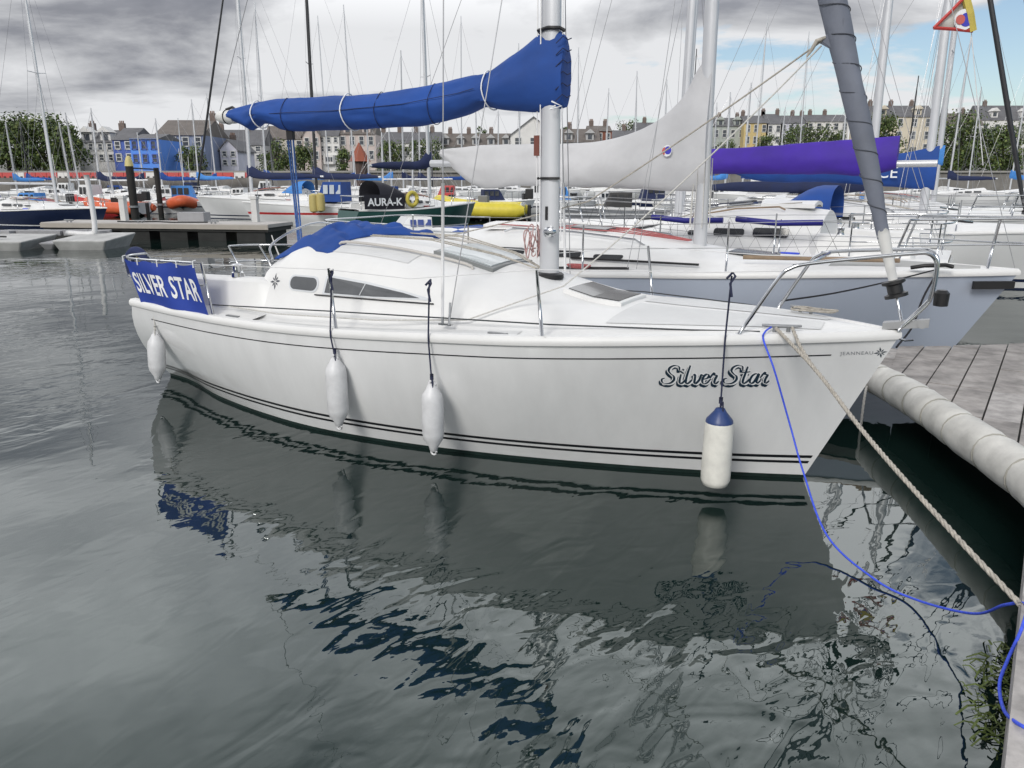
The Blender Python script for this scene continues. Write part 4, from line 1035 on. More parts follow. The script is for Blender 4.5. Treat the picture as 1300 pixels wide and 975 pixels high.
MB().box((.47, -.185, 1.09), (.46, .03, .085), R(33)).build('anchor_slot', BLACKPL, b2)
AS = M('grey_nonskid', (.40, .40, .39), .9, 0, .05, 30, bump=.001, bscale=200)
ns = MB(); rows = []
for i in range(9):
    u = -.9 + 1.15 * i / 8; rows.append([H2.P(u, k * (T_B(u) * .78), H2.zc(u, T_ZE(u)) + .012 - .045 * abs(k) ** 2) for k in (-1, -.5, 0, .5, 1)])
ns.grid(rows); ns.build('nonskid_patch', AS, b2, True)
MB().tube([H2.P(-1.6, -.75, 1.26), H2.P(-.35, -.42, 1.27)], .025, 8).build('boathook', TEAK, b2, True)
for u_ in (-2.3, -2.9): MB().box(H2.P(u_, -.93, 1.17), (.9, .03, .025)).build('genoa_track', BLACKPL, b2)
MB().tube([H2.P(-.25, -.6, 1.22), H2.P(-.15, -.62, 1.25), H2.P(0, -.55, 1.26), H2.P(.05, -.5, 1.24)], .022, 7).build('black_line', BLACKPL, b2, True)

um, _ = on_v(862, 250, 8.0)
b3, H3 = yacht('sailing_yacht', 'white sloop with purple sail cover, stern to the pontoon', loc(um - 2.2 * 1.0, 8.0), HEAD + math.pi, 1.0, 1.15, 1.05, 1.05, WHITE, DECKW, NAVY, NAVY, 11.0, .062, ALLOY, None, 4.05, 2.42, None, None, 2)
def b3p(px, py): u, z = on_v(px, py, 8.0); return ((um - 2.2 * 1.0) - u, z)
top3 = sorted([b3p(*q) for q in ((1143, 172), (1100, 176), (1040, 180), (960, 186), (900, 189), (860, 188))]); bot3 = sorted([b3p(*q) for q in ((1143, 212), (1120, 220), (1040, 221), (960, 221), (900, 221), (860, 222))])
cov3 = cloth_cover(b3, top3, bot3, interp([(-7, .10), (-5, .15), (-2.5, .15)]), PURPLE, seed=2.0, n=70, k=24, amp=.02)
nt = MB(); un = [-5.2 + .28 * i for i in range(17)]
for off in (0, 1):
    nt.tube([Vector(H3.P(u, T_B(u) - .05, T_ZS(u) + .06)) + Vector((0, 0, .55 if (i + off) % 2 else .02)) for i, u in enumerate(un)], .004, 4)
nt.build('guard_netting', M('dark_twine', (.06, .06, .065), .8), b3)
pd = MB()
for a, b in ((-4.9, -3.6), (-3.4, -2.2)):
    pd.tube([H3.P(a, 1.18, 1.50), H3.P((a + b) / 2, 1.24, 1.48), H3.P(b, 1.16, 1.52)], .045, 8)
pd.build('rail_cushion', M('blue_vinyl', (.02, .02, .22), .5), b3, True)

def yacht_at(label, px, Y, head, L, mast_top=None, mast_h=None, name='sailing_yacht', **kw):
    """mast foot in photo column px at distance Y; mast_top: photo row of the masthead"""
    sx = L / 7.12; p = at_y(px, YHOR, Y); hd = R(head); f = Vector((math.cos(hd), math.sin(hd), 0))
    org = Vector((p.x, p.y, 0)) + f * (2.2 * sx)
    sz = kw.pop('sz', .75 + .25 * sx); mz = 1.41 * sz
    if mast_top is not None: mast_h = at_y(px, mast_top, Y).z - mz
    kw.setdefault('detail', 1 if Y < 50 else 0)
    return yacht(name, label, org, hd, sx, kw.pop('sy', .55 + .45 * sx), sz, mast_h=mast_h or L * 1.25, **kw)

# ------------------------------------------------------------------ land, quay, houses, trees
QUAY = M('quay_stone', (0.20, 0.19, 0.175), .9, 0, .3, .5, bump=.03, bscale=2)
GROUND = M('promenade_ground', (0.16, 0.16, 0.145), .95, 0, .25, .1)
GRASSM = M('hill_green', (0.05, 0.075, 0.03), .95, 0, .4, .08)
g_ = MB(); xs = [-900, -300, -180, -120, -60, 0, 60, 120, 180, 300, 900]
def hill_z(x, y):
    t = max(0, min(1, (y - 150) / 90.0)); r = max(0, min(1, (x + 60) / 160.0))
    return 3.2 + t * (2.0 + 7.5 * r) + (max(0, y - 240) * .03)
ys = [116, 130, 150, 165, 180, 200, 220, 245, 300, 500, 1500]
g_.grid([[(x, y, hill_z(x, y)) for x in xs] for y in ys], flip=True); tag(g_.build('shore_ground', GROUND), kind='structure')
qw = tag(empty('quay_wall', (0, 115, 0)), 'grey stone harbour wall along the far shore below the houses', 'wall')
MB().box((0, 1.0, .9), (1800, 2, 4.6)).build('wall_face', QUAY, qw); MB().box((0, .9, 3.3), (1800, 2.4, .25)).build('coping', M('coping_stone', (.30, .29, .27), .9), qw)
# red and white plastic barriers along the quay
BW = M('barrier_white', (.62, .60, .58), .6); BR = M('barrier_red', (.45, .045, .04), .6)
k = 0
for i in range(24):
    px = -4 + i * 14.0
    if 258 < px < 268: continue
    p = at_y(px, 222, 112.5)
    b = tag(empty('traffic_barrier', (p.x, 112.6, 2.75)), ['red', 'white'][i % 4 == 2] + ' plastic road barrier on the far quay below the %s' % ('trees' if px < 105 else 'white house' if px < 150 else 'blue houses' if px < 262 else 'grey terrace'), 'barrier', 'road barriers along the far quay')
    MB().add([(-.75, -.22, -.3), (.75, -.22, -.3), (.75, .22, -.3), (-.75, .22, -.3), (-.74, -.08, .42), (.74, -.08, .42), (.74, .08, .42), (-.74, .08, .42)], [(0, 3, 2, 1), (4, 5, 6, 7), (0, 1, 5, 4), (1, 2, 6, 5), (2, 3, 7, 6), (3, 0, 4, 7)]).build('barrier_body', BW if i % 4 == 2 else BR, b)
    for s_ in (-.4, .4): MB().box((s_, -.23, -.2), (.3, .08, .18)).build('foot', BLACKPL, b)

SLATE = M('slate_roof', (0.13, 0.13, 0.138), .8, 0, .25, .8, bump=.03, bscale=6); SLATEB = M('brown_slate', (0.15, 0.132, 0.12), .8, 0, .25, .8, bump=.03, bscale=6)
PANE = M('house_glass', (0.07, 0.08, 0.095), .15, 0, .4, .6); TRIM = M('white_trim', (.62, .62, .60), .6); BRICK = M('chimney_brick', (.16, .125, .11), .9, 0, .3, 3); POT = M('chimney_pot', (.20, .12, .085), .9)
def wallm(name, c): return M('render_' + name, c, .85, 0, .10, .5, bump=.01, bscale=4)
def house(label, px0, px1, py_base, py_eave, py_ridge, Y, wall, roofm=SLATE, cols=3, rows=2, gable=False, chim=(.2,), depth=9.0, bay=False, dormer=0, trim=TRIM, group=None, dormer_mat=None):
    a, b = at_y(px0, py_base, Y), at_y(px1, py_base, Y); w = b.x - a.x
    zb = min(a.z, hill_z(a.x, Y) - .2); ze = at_y((px0 + px1) / 2, py_eave, Y).z; zr = at_y((px0 + px1) / 2, py_ridge, Y).z
    h = tag(empty('house', ((a.x + b.x) / 2, Y, zb)), label, 'house', group); H_ = ze - zb; Rr = max(.6, zr - ze); hw = w / 2
    if gable:
        pr_ = [(-hw, 0, 0), (hw, 0, 0), (hw, 0, H_), (0, 0, H_ + Rr), (-hw, 0, H_)]
        MB().prism(pr_, (0, depth, 0)).build('wall', wall, h)
        rf_ = MB(); o = .35
        for sd_ in (-1, 1):
            rf_.prism([(sd_ * (hw + o), -o, H_ - Rr * o / hw), (0, -o, H_ + Rr), (0, -o, H_ + Rr + .22), (sd_ * (hw + o), -o, H_ - Rr * o / hw + .22)], (0, depth + 2 * o, 0))
    else:
        MB().box((0, depth / 2, H_ / 2), (w - .02, depth, H_)).build('wall', wall, h)
        rf_ = MB(); o = .35
        rf_.prism([(-hw, -o, H_ - .1), (-hw, depth / 2, H_ + Rr), (-hw, depth + o, H_ - .1)], (w, 0, 0))
    roof = rf_.build('roof', roofm, h)
    for c in chim:
        zc_ = H_ + Rr; x = -hw + c * w
        MB().box((x, depth / 2, zc_ + .35), (1.0, .6, 1.5)).build('chimney', BRICK, roof)
        for k in (-.28, .0, .28): MB().lathe([(.12, 0), (.10, .4)], (x + k, depth / 2, zc_ + 1.1), 6).build('chimney_pot', POT, roof)
    vis0 = 0.3; z0 = at_y((px0 + px1) / 2, py_base, Y).z - zb; fh = (H_ - z0) / rows
    for r in range(rows):
        for c in range(cols):
            x = -hw + w * (c + .5) / cols; z = z0 + fh * (r + .52); ww = min(1.3, w / cols * .5); wh = min(2.0, fh * .62)
            f = MB()
            for (dx, dz, sx_, sz_) in ((-ww / 2, 0, .13, wh + .13), (ww / 2, 0, .13, wh + .13), (0, wh / 2, ww - .13, .13), (0, -wh / 2, ww + .25, .16), (0, 0, ww - .13, .08)): f.box((x + dx, -.06, z + dz), (sx_, .16, sz_))
            fo = f.build('window', trim, h); MB().box((x, -.015, z), (ww - .13, .05, wh - .13)).build('pane', PANE, fo)
    if bay:
        for c in range(cols):
            if c % 2 == 0: continue
            x = -hw + w * (c + .5) / cols; MB().prism([(x - 1.5, -.0, z0 - .4), (x - .9, -1.0, z0 - .4), (x + .9, -1.0, z0 - .4), (x + 1.5, 0, z0 - .4)], (0, 0, fh * 1.0)).build('bay', wall, h)
            for k in (-.55, .0, .55): MB().box((x + k, -1.02, z0 + fh * .32), (.4, .06, fh * .5)).build('pane', PANE, h)
    for k in range(dormer):
        x = -hw + w * (k + .5) / dormer; s_ = MB(); s_.box((x, depth * .16, H_ + Rr * .35), (1.7, 2.0, 1.6)); s_.prism([(x - 1.1, -.6 + depth * .05, H_ + Rr * .35 + .8), (x + 1.1, -.6 + depth * .05, H_ + Rr * .35 + .8), (x, -.6 + depth * .05, H_ + Rr * .35 + 1.7)], (0, 2.4, 0))
        dm = s_.build('dormer', dormer_mat or wall, roof); MB().box((x, depth * .16 - 1.03, H_ + Rr * .35), (.9, .06, 1.0)).build('pane', PANE, roof)
    return h
W_ = wallm('white', (.68, .67, .65)); W_C = wallm('cream', (.60, .54, .43)); W_G = wallm('grey', (.44, .44, .44)); W_B = wallm('bright_blue', (.10, .26, .74)); W_BG = wallm('slate_blue', (.20, .24, .36)); W_DB = wallm('deep_blue', (.08, .13, .40))
W_L = wallm('lavender', (.58, .58, .66)); W_Y = wallm('yellow', (.55, .43, .20)); W_GR = wallm('grey_green', (.38, .41, .38)); W_P = wallm('pinkish', (.52, .45, .42)); W_R = wallm('red_brick', (.20, .075, .05)); W_BE = wallm('beige', (.54, .50, .43))
house('white two storey house with grey slate roof beside the green trees', 101, 148, 207, 180, 163, 132, W_, cols=4, rows=2, chim=(.1, .92), dormer=2)
house('deep blue end house with a broad slate roof beside the bright blue one', 146, 172, 208, 177, 160, 128, W_DB, cols=2, rows=2, chim=())
house('bright blue house with two dark windows by the quay', 168, 204, 210, 176, 168, 122, W_B, SLATE, 3, 2, False, (), bay=False, trim=W_DB)
house('tall slate blue house with large hipped roof right of the bright blue house', 200, 262, 208, 171, 149, 134, W_BG, SLATEB, 4, 2, False, (.95,), depth=12, bay=True)
house('small pale blue house low between the masts', 281, 303, 212, 190, 178, 140, W_L, SLATE, 2, 2, True, (.3,))
house('grey terrace house with plain roof left of the pink gables', 268, 336, 205, 184, 163, 165, W_G, SLATE, 5, 2, False, (.1, .6))
house('beige terrace house with cream trim behind the round bushes', 336, 388, 206, 176, 158, 172, W_BE, SLATEB, 4, 2, False, (.5,), bay=True)
house('pink grey gabled terrace house beside the white one', 386, 408, 206, 172, 155, 170, W_P, SLATEB, 2, 2, True, ())
house('white terrace house with tall windows behind the dark mast', 406, 432, 206, 172, 156, 171, W_, SLATE, 3, 3, False, (.5,), bay=True)
house('brown grey double gabled house behind the red roofed kiosk', 431, 478, 206, 170, 154, 172, W_P, SLATEB, 4, 2, False, (.5,), dormer=2)
house('long white terrace under a dark roof behind the bare masts', 476, 560, 204, 181, 166, 185, W_, SLATE, 9, 1, False, (.1, .35, .6, .85))
house('long dark roofed terrace rising over the white sail cover', 556, 652, 200, 186, 168, 190, W_G, SLATEB, 8, 1, False, (.15, .4, .7), dormer=5)
house('white gable fronted house just left of the front mast', 648, 706, 205, 172, 149, 165, W_, SLATE, 3, 2, True, ())
house('grey house with roof lights right of the front mast', 708, 762, 200, 180, 162, 178, W_G, SLATEB, 4, 1, False, (.3,), dormer=2)
house('red brick house with chimney above the white cover', 746, 776, 200, 166, 158, 182, W_R, SLATEB, 3, 2, False, (.2, .8))
house('pale cottage among trees above the white sail cover', 776, 812, 200, 175, 164, 200, W_, SLATE, 3, 1, False, (.5,))
house('grey roofed house on the wooded rise behind the white cover', 806, 852, 196, 170, 154, 215, W_G, SLATE, 3, 1, False, (.3,))
house('grey green terrace house at the left end of the hilltop row', 902, 944, 200, 160, 148, 225, W_GR, SLATE, 4, 2, False, (.3, .85), dormer=2)
house('pale yellow house in the hilltop row', 942, 972, 200, 156, 145, 222, W_Y, SLATE, 3, 3, False, (.1, .95), bay=True)
house('white bay fronted house right of the yellow one on the hilltop', 970, 990, 198, 157, 143, 222, W_, SLATE, 2, 3, False, (.05, .95), bay=True)
house('lavender white hilltop house with regular windows', 988, 1022, 198, 156, 145, 222, W_L, SLATE, 4, 3, False, (.6, .95))
house('long white hilltop house left of the grey furled sail', 1020, 1074, 196, 154, 144, 222, W_, SLATE, 5, 3, False, (.2, .55), bay=True)
house('large cream villa with dark roof right of the grey furled sail', 1094, 1182, 196, 148, 132, 205, W_C, SLATE, 5, 3, False, (.15, .45, .75), bay=True, dormer=2)
house('low brown roofed house between the right hand masts', 1200, 1244, 194, 158, 142, 215, W_, SLATEB, 4, 2, False, (.1, .6))
house('white house with grey roof at the far right of the hill', 1238, 1312, 196, 152, 132, 218, W_, SLATE, 5, 2, False, (.2, .6), dormer=2)

LEAF = [M('foliage_a', (0.075, 0.115, 0.026), .7, 0, .5, .6), M('foliage_b', (0.040, 0.066, 0.021), .7, 0, .5, .6), M('foliage_c', (0.12, 0.15, 0.035), .7, 0, .4, .6)]
BARK = M('tree_bark', (.06, .05, .04), .9, 0, .3, 4)
def tree(label, px, py_base, w_px, h_px, Y, seed, cat='tree', nm='leafy_tree', mat=None, n=1500, group=None, low=.06):
    n = int(n * 1.9); rnd = random.Random(seed); p = at_y(px, py_base, Y); k = Y / FPX; w, h = w_px * k, h_px * k
    zb = min(p.z, hill_z(p.x, Y) - .1)
    t = tag(empty(nm, (p.x, Y, zb)), label, cat, group); h += p.z - zb
    tr = MB(); tr.tube([(0, 0, 0), (.1, 0, h * .25), (0, .1, h * .5), (.1, 0, h * .8)], [h * .035, h * .028, h * .02, h * .006], 8)
    for i in range(6):
        a = rnd.uniform(0, 6.28); z0 = h * rnd.uniform(.2, .5); tr.tube([(0, 0, z0), (w * .18 * math.cos(a), w * .18 * math.sin(a), z0 + h * .15), (w * .36 * math.cos(a), w * .3 * math.sin(a), z0 + h * .28)], [h * .014, h * .01, h * .003], 6)
    tr.build('trunk', BARK, t, True)
    cl = []
    for i in range(max(9, n // 85)):
        a = rnd.uniform(0, 6.28); rr = rnd.uniform(.1, .80) ** .7; zz_ = rnd.uniform(low, .86); taper = 1 - .55 * max(0, (zz_ - .5) / .5) ** 1.5
        cl.append((Vector((w * .5 * rr * taper * math.cos(a), w * .4 * rr * taper * math.sin(a), h * zz_)), rnd.uniform(.12, .24) * min(w, h)))
    crowns = [MB() for _ in range(3)]
    for c, r_ in cl:
        for _ in range(n // len(cl)):
            d = Vector((rnd.gauss(0, 1), rnd.gauss(0, 1), rnd.gauss(0, .8))).normalized() * r_ * rnd.uniform(.55, 1.08); q = c + d
            s_ = rnd.uniform(.07, .17) * (h / 8) ** .5 + .04; nrm = (d.normalized() + Vector((rnd.uniform(-.7, .7), rnd.uniform(-.7, .7), rnd.uniform(-.2, .9)))).normalized()
            x = nrm.orthogonal().normalized() * s_; y = nrm.cross(x) * .8
            b_ = crowns[0 if rnd.random() < .55 else (1 if rnd.random() < .6 else 2)]
            o = len(b_.v); b_.v += [tuple(q - x - y), tuple(q + x - y * .6), tuple(q + x * .8 + y), tuple(q - x * .7 + y)]; b_.f.append((o, o + 1, o + 2, o + 3))
    ms = mat or LEAF
    for i, b_ in enumerate(crowns): b_.build('crown', ms[i % len(ms)], t)
    return t
tree('broad dark green tree at the far left edge', 12, 218, 70, 66, 126, 1, n=2200)
tree('large round green tree left of the white house', 58, 218, 78, 70, 128, 2, n=3000)
tree('bushy tree whose crown touches the white house', 90, 214, 46, 58, 124, 3, n=1800)
tree('low green hedge in front of the slate blue house', 243, 214, 46, 28, 126, 4, cat='bush', nm='hedge_bush', n=900, low=.1)
tree('round green bush left of the blue mainsheet', 352, 214, 44, 34, 130, 5, cat='bush', nm='round_bush', n=1100, low=.1)
tree('round green bush right of the blue mainsheet', 386, 214, 36, 30, 128, 6, cat='bush', nm='round_bush', n=900, low=.1)
tree('small dark bush by the red roofed kiosk', 436, 212, 26, 24, 130, 16, cat='bush', nm='round_bush', n=600, low=.1)
tree('dark green tree behind the bare masts left of the white cover', 500, 216, 44, 36, 132, 7, n=1300, low=.1)
tree('dark tree at the left end of the white sail cover', 540, 220, 54, 42, 130, 8, n=1600, low=.1)
tree('tree on the skyline above the dark terrace', 610, 185, 24, 26, 235, 9, n=900)
tree('dark tree by the right side of the white gable house', 716, 188, 26, 30, 200, 10, n=900)
tree('wooded clump on the skyline above the white cover', 795, 184, 44, 30, 240, 11, n=1200)
tree('second wooded clump nearer the white cover slope', 838, 184, 44, 30, 245, 12, n=1200)
tree('dark tree in front of the grey green hilltop house', 918, 205, 40, 26, 190, 13, n=900, low=.1)
tree('dark conical tree in front of the yellow house', 970, 206, 30, 34, 186, 14, n=900, low=.1)
tree('dense dark tree in front of the lavender house', 1012, 204, 46, 46, 184, 15, n=1500, low=.1)
tree('spreading dark tree left of the furled grey sail', 1052, 204, 56, 42, 182, 17, n=1500, low=.1)
tree('round dark tree in front of the cream villa', 1118, 202, 54, 56, 178, 18, n=1700, low=.1)
tree('large dark tree between the tall right hand masts', 1216, 214, 76, 68, 150, 19, n=2600, low=.1)
tree('dark tree at the far right beside the blue furled sail', 1270, 216, 70, 58, 148, 20, n=2200, low=.1)

# kiosk with a red pointed roof on the far pier
p = at_y(458, 232, 100); kz = at_y(458, 205, 100).z; kt = at_y(458, 181, 100).z
kk = tag(empty('harbour_kiosk', (p.x, 100, 0)), 'small dark tower kiosk with pointed red roof on the far pier', 'kiosk')
MB().lathe([(.95, 0), (.95, kz)], (0, 0, 0), 8).build('wall', M('kiosk_wall', (.09, .06, .05), .8), kk); MB().lathe([(1.45, 0), (1.3, .1), (.05, kt - kz)], (0, 0, kz), 8).build('roof', M('red_roof_tiles', (.28, .085, .05), .8), kk)
# two mooring piles joined by a bar
PILE = M('black_pile', (.018, .017, .016), .8, 0, .4, 1.5, bump=.02, bscale=4)
def pile(label, px, py_top, Y, r, cap=None):
    p = at_y(px, py_top, Y); o = tag(empty('mooring_pile', (p.x, Y, 0)), label, 'pile', 'mooring piles by the orange dinghies')
    MB().lathe([(r, -1), (r, p.z * .5), (r * .97, p.z)], (0, 0, 0), 14).build('pile_shaft', PILE, o, True, 40)
    if cap: MB().lathe([(r * 1.1, 0), (r * .9, .3), (r * .5, .55), (.05, .6)], (0, 0, p.z), 12).build('pile_cap', cap, o, True, 40)
    MB().lathe([(r * 1.3, 0), (r * 1.3, .12)], (0, 0, .55), 14).build('pile_collar', FIT, o, True, 40)
    return p
pa = pile('thick black mooring pile with yellow pointed cap', 164, 211, 48, .23, M('yellow_cap', (.55, .47, .20), .6)); pb = pile('thinner black mooring pile right of the yellow capped one', 198, 213, 52, .17)
m_ = MB(); m_.tube([(pa.x, 48, pa.z - .1), (pb.x, 52, pb.z - .1)], .05, 6); tag(m_.build('pile_bar', PILE), 'thin dark bar joining the two mooring piles', 'bar')
# far pontoons
PTOP = M('pale_pontoon_deck', (.42, .40, .38), .85, 0, .2, .8)
def far_pontoon(label, a, b, wid, z=.55, floats=5, off=0):
    a, b = Vector((a[0], a[1], 0)), Vector((b[0], b[1], 0)); d = (b - a); L = d.length; c = (a + b) / 2; an = math.atan2(d.y, d.x)
    o = tag(empty('far_pontoon', c, an), label, 'pontoon'); MB().box((0, 0, z - .06), (L, wid, .12)).build('deck', PTOP, o)
    MB().box((0, 0, z - .2), (L - .1, wid - .08, .15)).build('frame', FRAMEM, o)
    for i in range(floats): MB().box((-L / 2 + L * (i + .5) / floats, 0, .1), (L / floats * .72, wid - .25, .5)).build('float', FLOATM, o)
    m = MB()
    for sd_ in (-1, 1): m.box((0, sd_ * (wid / 2 + .03), z - .11), (L, .05, .16))
    m.build('fender_strip', M('pale_timber', (.36, .33, .29), .9), o); return o
GREYB = M('grey_box', (.30, .30, .31), .6)
q0, q1 = at_z(60, 303, 0), at_z(352, 306, 0)
far_pontoon('pale topped dark sided pontoon reaching across the water on the left', (q0.x, q0.y + 1), (q1.x, q1.y + .6), 2.0, .62, 6)
fpn = bpy.context.scene.objects['far_pontoon']; PED = M('pedestal_white', (.55, .55, .54), .5)
for k, x in enumerate((-3.6, -.6, 2.4)):
    m = MB(); m.tube([(x - .2, -.8, .70), (x + .2, -.8, .70)], .03, 6); m.tube([(x - .08, -.8, .6), (x - .08, -.8, .7)], .03, 6); m.tube([(x + .08, -.8, .6), (x + .08, -.8, .7)], .03, 6); m.build('mooring_cleat', FIT, fpn)
for k, x in enumerate((-2.2, 3.4)):
    m = MB(); m.box((x, .55, 1.05), (.22, .22, .86)); m.box((x, .55, 1.53), (.28, .28, .1)); m.build('service_pedestal', PED, fpn)
m = MB(); m.box((.9, .4, .80), (1.1, .5, .36)); m.build('dock_box', GREYB, fpn)
m = MB(); m.tube([(-1.9, -.3, .645), (-1.2, -.55, .645), (-.3, -.2, .645), (.6, -.6, .645), (1.9, -.35, .645)], .03, 6); m.build('hose', BLACKPL, fpn)
far_pontoon('far pontoon on the left behind the orange dinghies', (-60, 62), (-6, 60), 1.8, .5, 9)
far_pontoon('long pontoon beyond the yellow inflatable boat', (-8, 56), (24, 54), 1.8, .5, 7)
far_pontoon('pontoon walkway behind the yachts on the right', (9, 24), (34, 36), 2.0, .55, 6)
# grey tender dock on the left edge
GF = M('grey_plastic_float', (.27, .27, .28), .7, 0, .25, 2.0); WF = M('white_float', (.42, .42, .41), .6, 0, .25, 2.0)
td = tag(empty('tender_dock', (at_z(60, 318, 0).x, at_z(60, 318, 0).y, 0)), 'grey floating tender dock with moulded pods at the left edge', 'dock'); Yd = td.location.y; k = Yd / FPX
def tdx(px): return (px - 650) * k * 1.02 - td.location.x
for (x0, x1, y, zt) in ((-20, 55, 0, .42), (60, 82, .6, .30), (84, 152, .3, .44)):
    X0, X1 = tdx(x0), tdx(x1); m = MB(); m.add([(X0 + .15, y - .1, -.1), (X1 - .25, y - .1, -.1), (X1, y - .3, zt * .7), (X0, y - .3, zt * .7), (X0 + .15, y + 1.6, -.1), (X1 - .25, y + 1.6, -.1), (X1, y + 1.8, zt), (X0, y + 1.8, zt)], [(0, 1, 2, 3), (7, 6, 5, 4), (3, 2, 6, 7), (1, 5, 6, 2), (0, 3, 7, 4)])
    o = m.build('float_pod', WF if x0 != 60 else GF, td); bv = o.modifiers.new('b', 'BEVEL'); bv.width = .05; bv.segments = 2
m = MB()
for i in range(5): m.box((tdx(-20 + 30 * i), 2.2 + .15 * (i % 2), .42), (.75, .8, .16), R(8 * i - 10))
m.build('dock_block', GF, td)
MB().tube(crom([(tdx(70), 1.6, .45), (tdx(100), 1.6, .42), (tdx(107), 1.6, .55), (tdx(108), 1.6, 1.3), (tdx(106), 1.6, 2.35)], 6), .085, 10).build('white_pole', M('white_plastic_pipe', (.66, .66, .66), .5), td, True)
MB().tube(crom([(tdx(-12), .4, .7), (tdx(4), .3, .45), (tdx(25), .2, .42)], 6), .03, 6).build('black_hose', BLACKPL, td, True)

# ------------------------------------------------------------------ boats further off
yacht_at('navy hulled white decked sloop moored at the left by the pontoon', 68, 37, -22, 8.2, None, 11, hull=NAVY, stripe=LETW, cover=None, mast=ALLOY, mast_r=.07, sz=.82)
far = [  # label, px of mast, distance, heading, length, masthead row, options
 ('small white sailing dinghy with leaning mast at the far left edge', 20, 74, 200, 5.0, 155, dict(lean=R(-6), hull=WHITE, cover=LBLUE)),
 ('white keelboat with leaning mast in front of the round tree', 90, 68, 190, 5.6, 155, dict(lean=R(-9), hull=WHITE, cover=None)),
 ('white keelboat with tallest leaning mast before the round tree', 101, 64, 185, 6.2, 143, dict(lean=R(-8), hull=WHITE, cover=None)),
 ('white keelboat with upright mast in front of the white house', 126, 62, 175, 6.2, 137, dict(hull=WHITE, cover=NAVYC)),
 ('red decked keelboat with leaning mast left of the yellow capped pile', 143, 56, 182, 5.2, 165, dict(lean=R(-8), hull=RED, cover=None)),
 ('white sloop with slim mast and small blue cover behind the yellow capped pile', 205, 70, 178, 6.5, 150, dict(hull=WHITE, cover=BLUEC)),
 ('large white sloop with dark furled headsail and navy sail cover', 318, 46, 172, 9.0, None, dict(mast_h=14, hull=WHITE, cover=NAVYC, furl=ALLOYD, hood=LBLUE, mast_r=.09, detail=1)),
 ('white sloop with slim mast right of the navy covered one', 338, 60, 176, 7.5, None, dict(mast_h=13, cover=BLUEC)),
 ('white sloop with black mast behind the blue mainsheet', 401, 48, 168, 8.5, None, dict(mast_h=14, mast=ALLOYD, cover=NAVYC, mast_r=.08, detail=1)),
 ('white sloop with masthead aerial beyond the black masted one', 450, 82, 15, 8.0, 6, dict(cover=BLUEC)),
 ('white sloop with raked mast rising above the blue boom cover', 512, 72, 190, 7.0, 65, dict(lean=R(-3), cover=NAVYC)),
 ('bare masted white yacht first of the group left of the white cover', 486, 66, 170, 6.5, 168, dict(cover=None)),
 ('bare masted cream yacht second of the group left of the white cover', 497, 70, 20, 6.5, 160, dict(cover=LBLUE)),
 ('bare masted blue hulled yacht third of the group left of the white cover', 523, 62, 172, 6.5, 158, dict(hull=NAVY, cover=None, lean=R(4))),
 ('white yacht whose two thin masts show above the white cover', 606, 78, 10, 7.5, 128, dict(cover=BLUEC)),
 ('white yacht with tall mast just left of the front mast', 660, 84, 14, 8.5, 55, dict(cover=BLUEC)),
 ('white sloop with tall mast in the blue sky gap', 805, 88, 8, 8.5, 90, dict(cover=NAVYC)),
 ('white sloop with shorter mast above the white cover slope', 842, 92, 10, 8.0, 101, dict(cover=BLUEC)),
 ('white sloop with mast between the white and purple covers', 921, 66, 12, 7.5, 117, dict(cover=LBLUE)),
 ('white sloop with mast left of the yellow house', 943, 60, 172, 8.0, 105, dict(cover=BLUEC)),
 ('white sloop with distant mast behind the furled grey sail', 1066, 64, 12, 8.0, 120, dict(cover=NAVYC)),
]
sky_masts = ((36, 150, 88, 'behind the navy hulled sloop'), (182, 168, 84, 'between the two mooring piles'), (233, 150, 92, 'before the slate blue house'), (252, 126, 78, 'left of the dark furled headsail'), (274, 118, 84, 'just left of the boom end cap'), (346, 160, 90, 'under the boom near the beige terrace'), (374, 156, 86, 'right of the blue mainsheet'), (418, 20, 95, 'right of the black mast'), (468, 150, 88, 'just right of the red roofed kiosk'), (533, 150, 80, 'over the dark tree beside the white cover'), (549, 166, 84, 'at the tip of the white sail cover'), (586, 20, 96, 'crossing the blue cover neck'), (632, 140, 90, 'left of the white gable house'), (733, 60, 94, 'right of the front mast'), (768, 112, 90, 'above the red brick house'), (873, 62, 86, 'hidden by the white cover top'), (905, 130, 92, 'at the left end of the hilltop row'), (956, 20, 80, 'in front of the yellow house'), (988, 136, 88, 'before the lavender house'), (1012, 40, 92, 'left of the furled grey sail'), (1148, 96, 70, 'between the pale right hand masts'), (1205, 46, 62, 'below the triangular pennant'), (1230, 110, 74, 'right of the pennant halyard'), (1284, 60, 66, 'near the right edge'))
for i, (px, top_, Y, wh) in enumerate(sky_masts): far.append(('far white yacht whose thin mast stands ' + wh, px, Y, (170, 12, 185)[i % 3], 6.5 + (i % 4) * .5, top_, dict(cover=(BLUEC, NAVYC, None, LBLUE)[i % 4], mast=ALLOY if i % 5 else ALLOYD, mast_r=.055)))
for lb, px, Y, hd, L, top_, kw in far:
    kw = dict(kw); mh = kw.pop('mast_h', None); kw.setdefault('mast_r', .06)
    yacht_at(lb, px, Y, hd, L, top_, mh, group='yachts across the harbour', **kw)
hd0 = math.degrees(HEAD)
def yacht_v(label, px, v, L, rev=False, **kw):
    u, _ = on_v(px, 240, v); sx = L / 7.12; f = -1 if rev else 1
    return yacht('sailing_yacht', label, loc(u + f * 2.2 * sx, v), HEAD + (math.pi if rev else 0), sx, .6 + .4 * sx, .8 + .2 * sx, **kw)
b4, H4 = yacht_v('white sloop with long royal blue sail cover behind the purple one', 1176, 13.5, 9.2, cover=None, mast_h=12.5, mast_r=.07, boom_len=4.6, boom_z=2.45, hood=None, detail=2, furl=NAVYC, group='yachts berthed on the right')
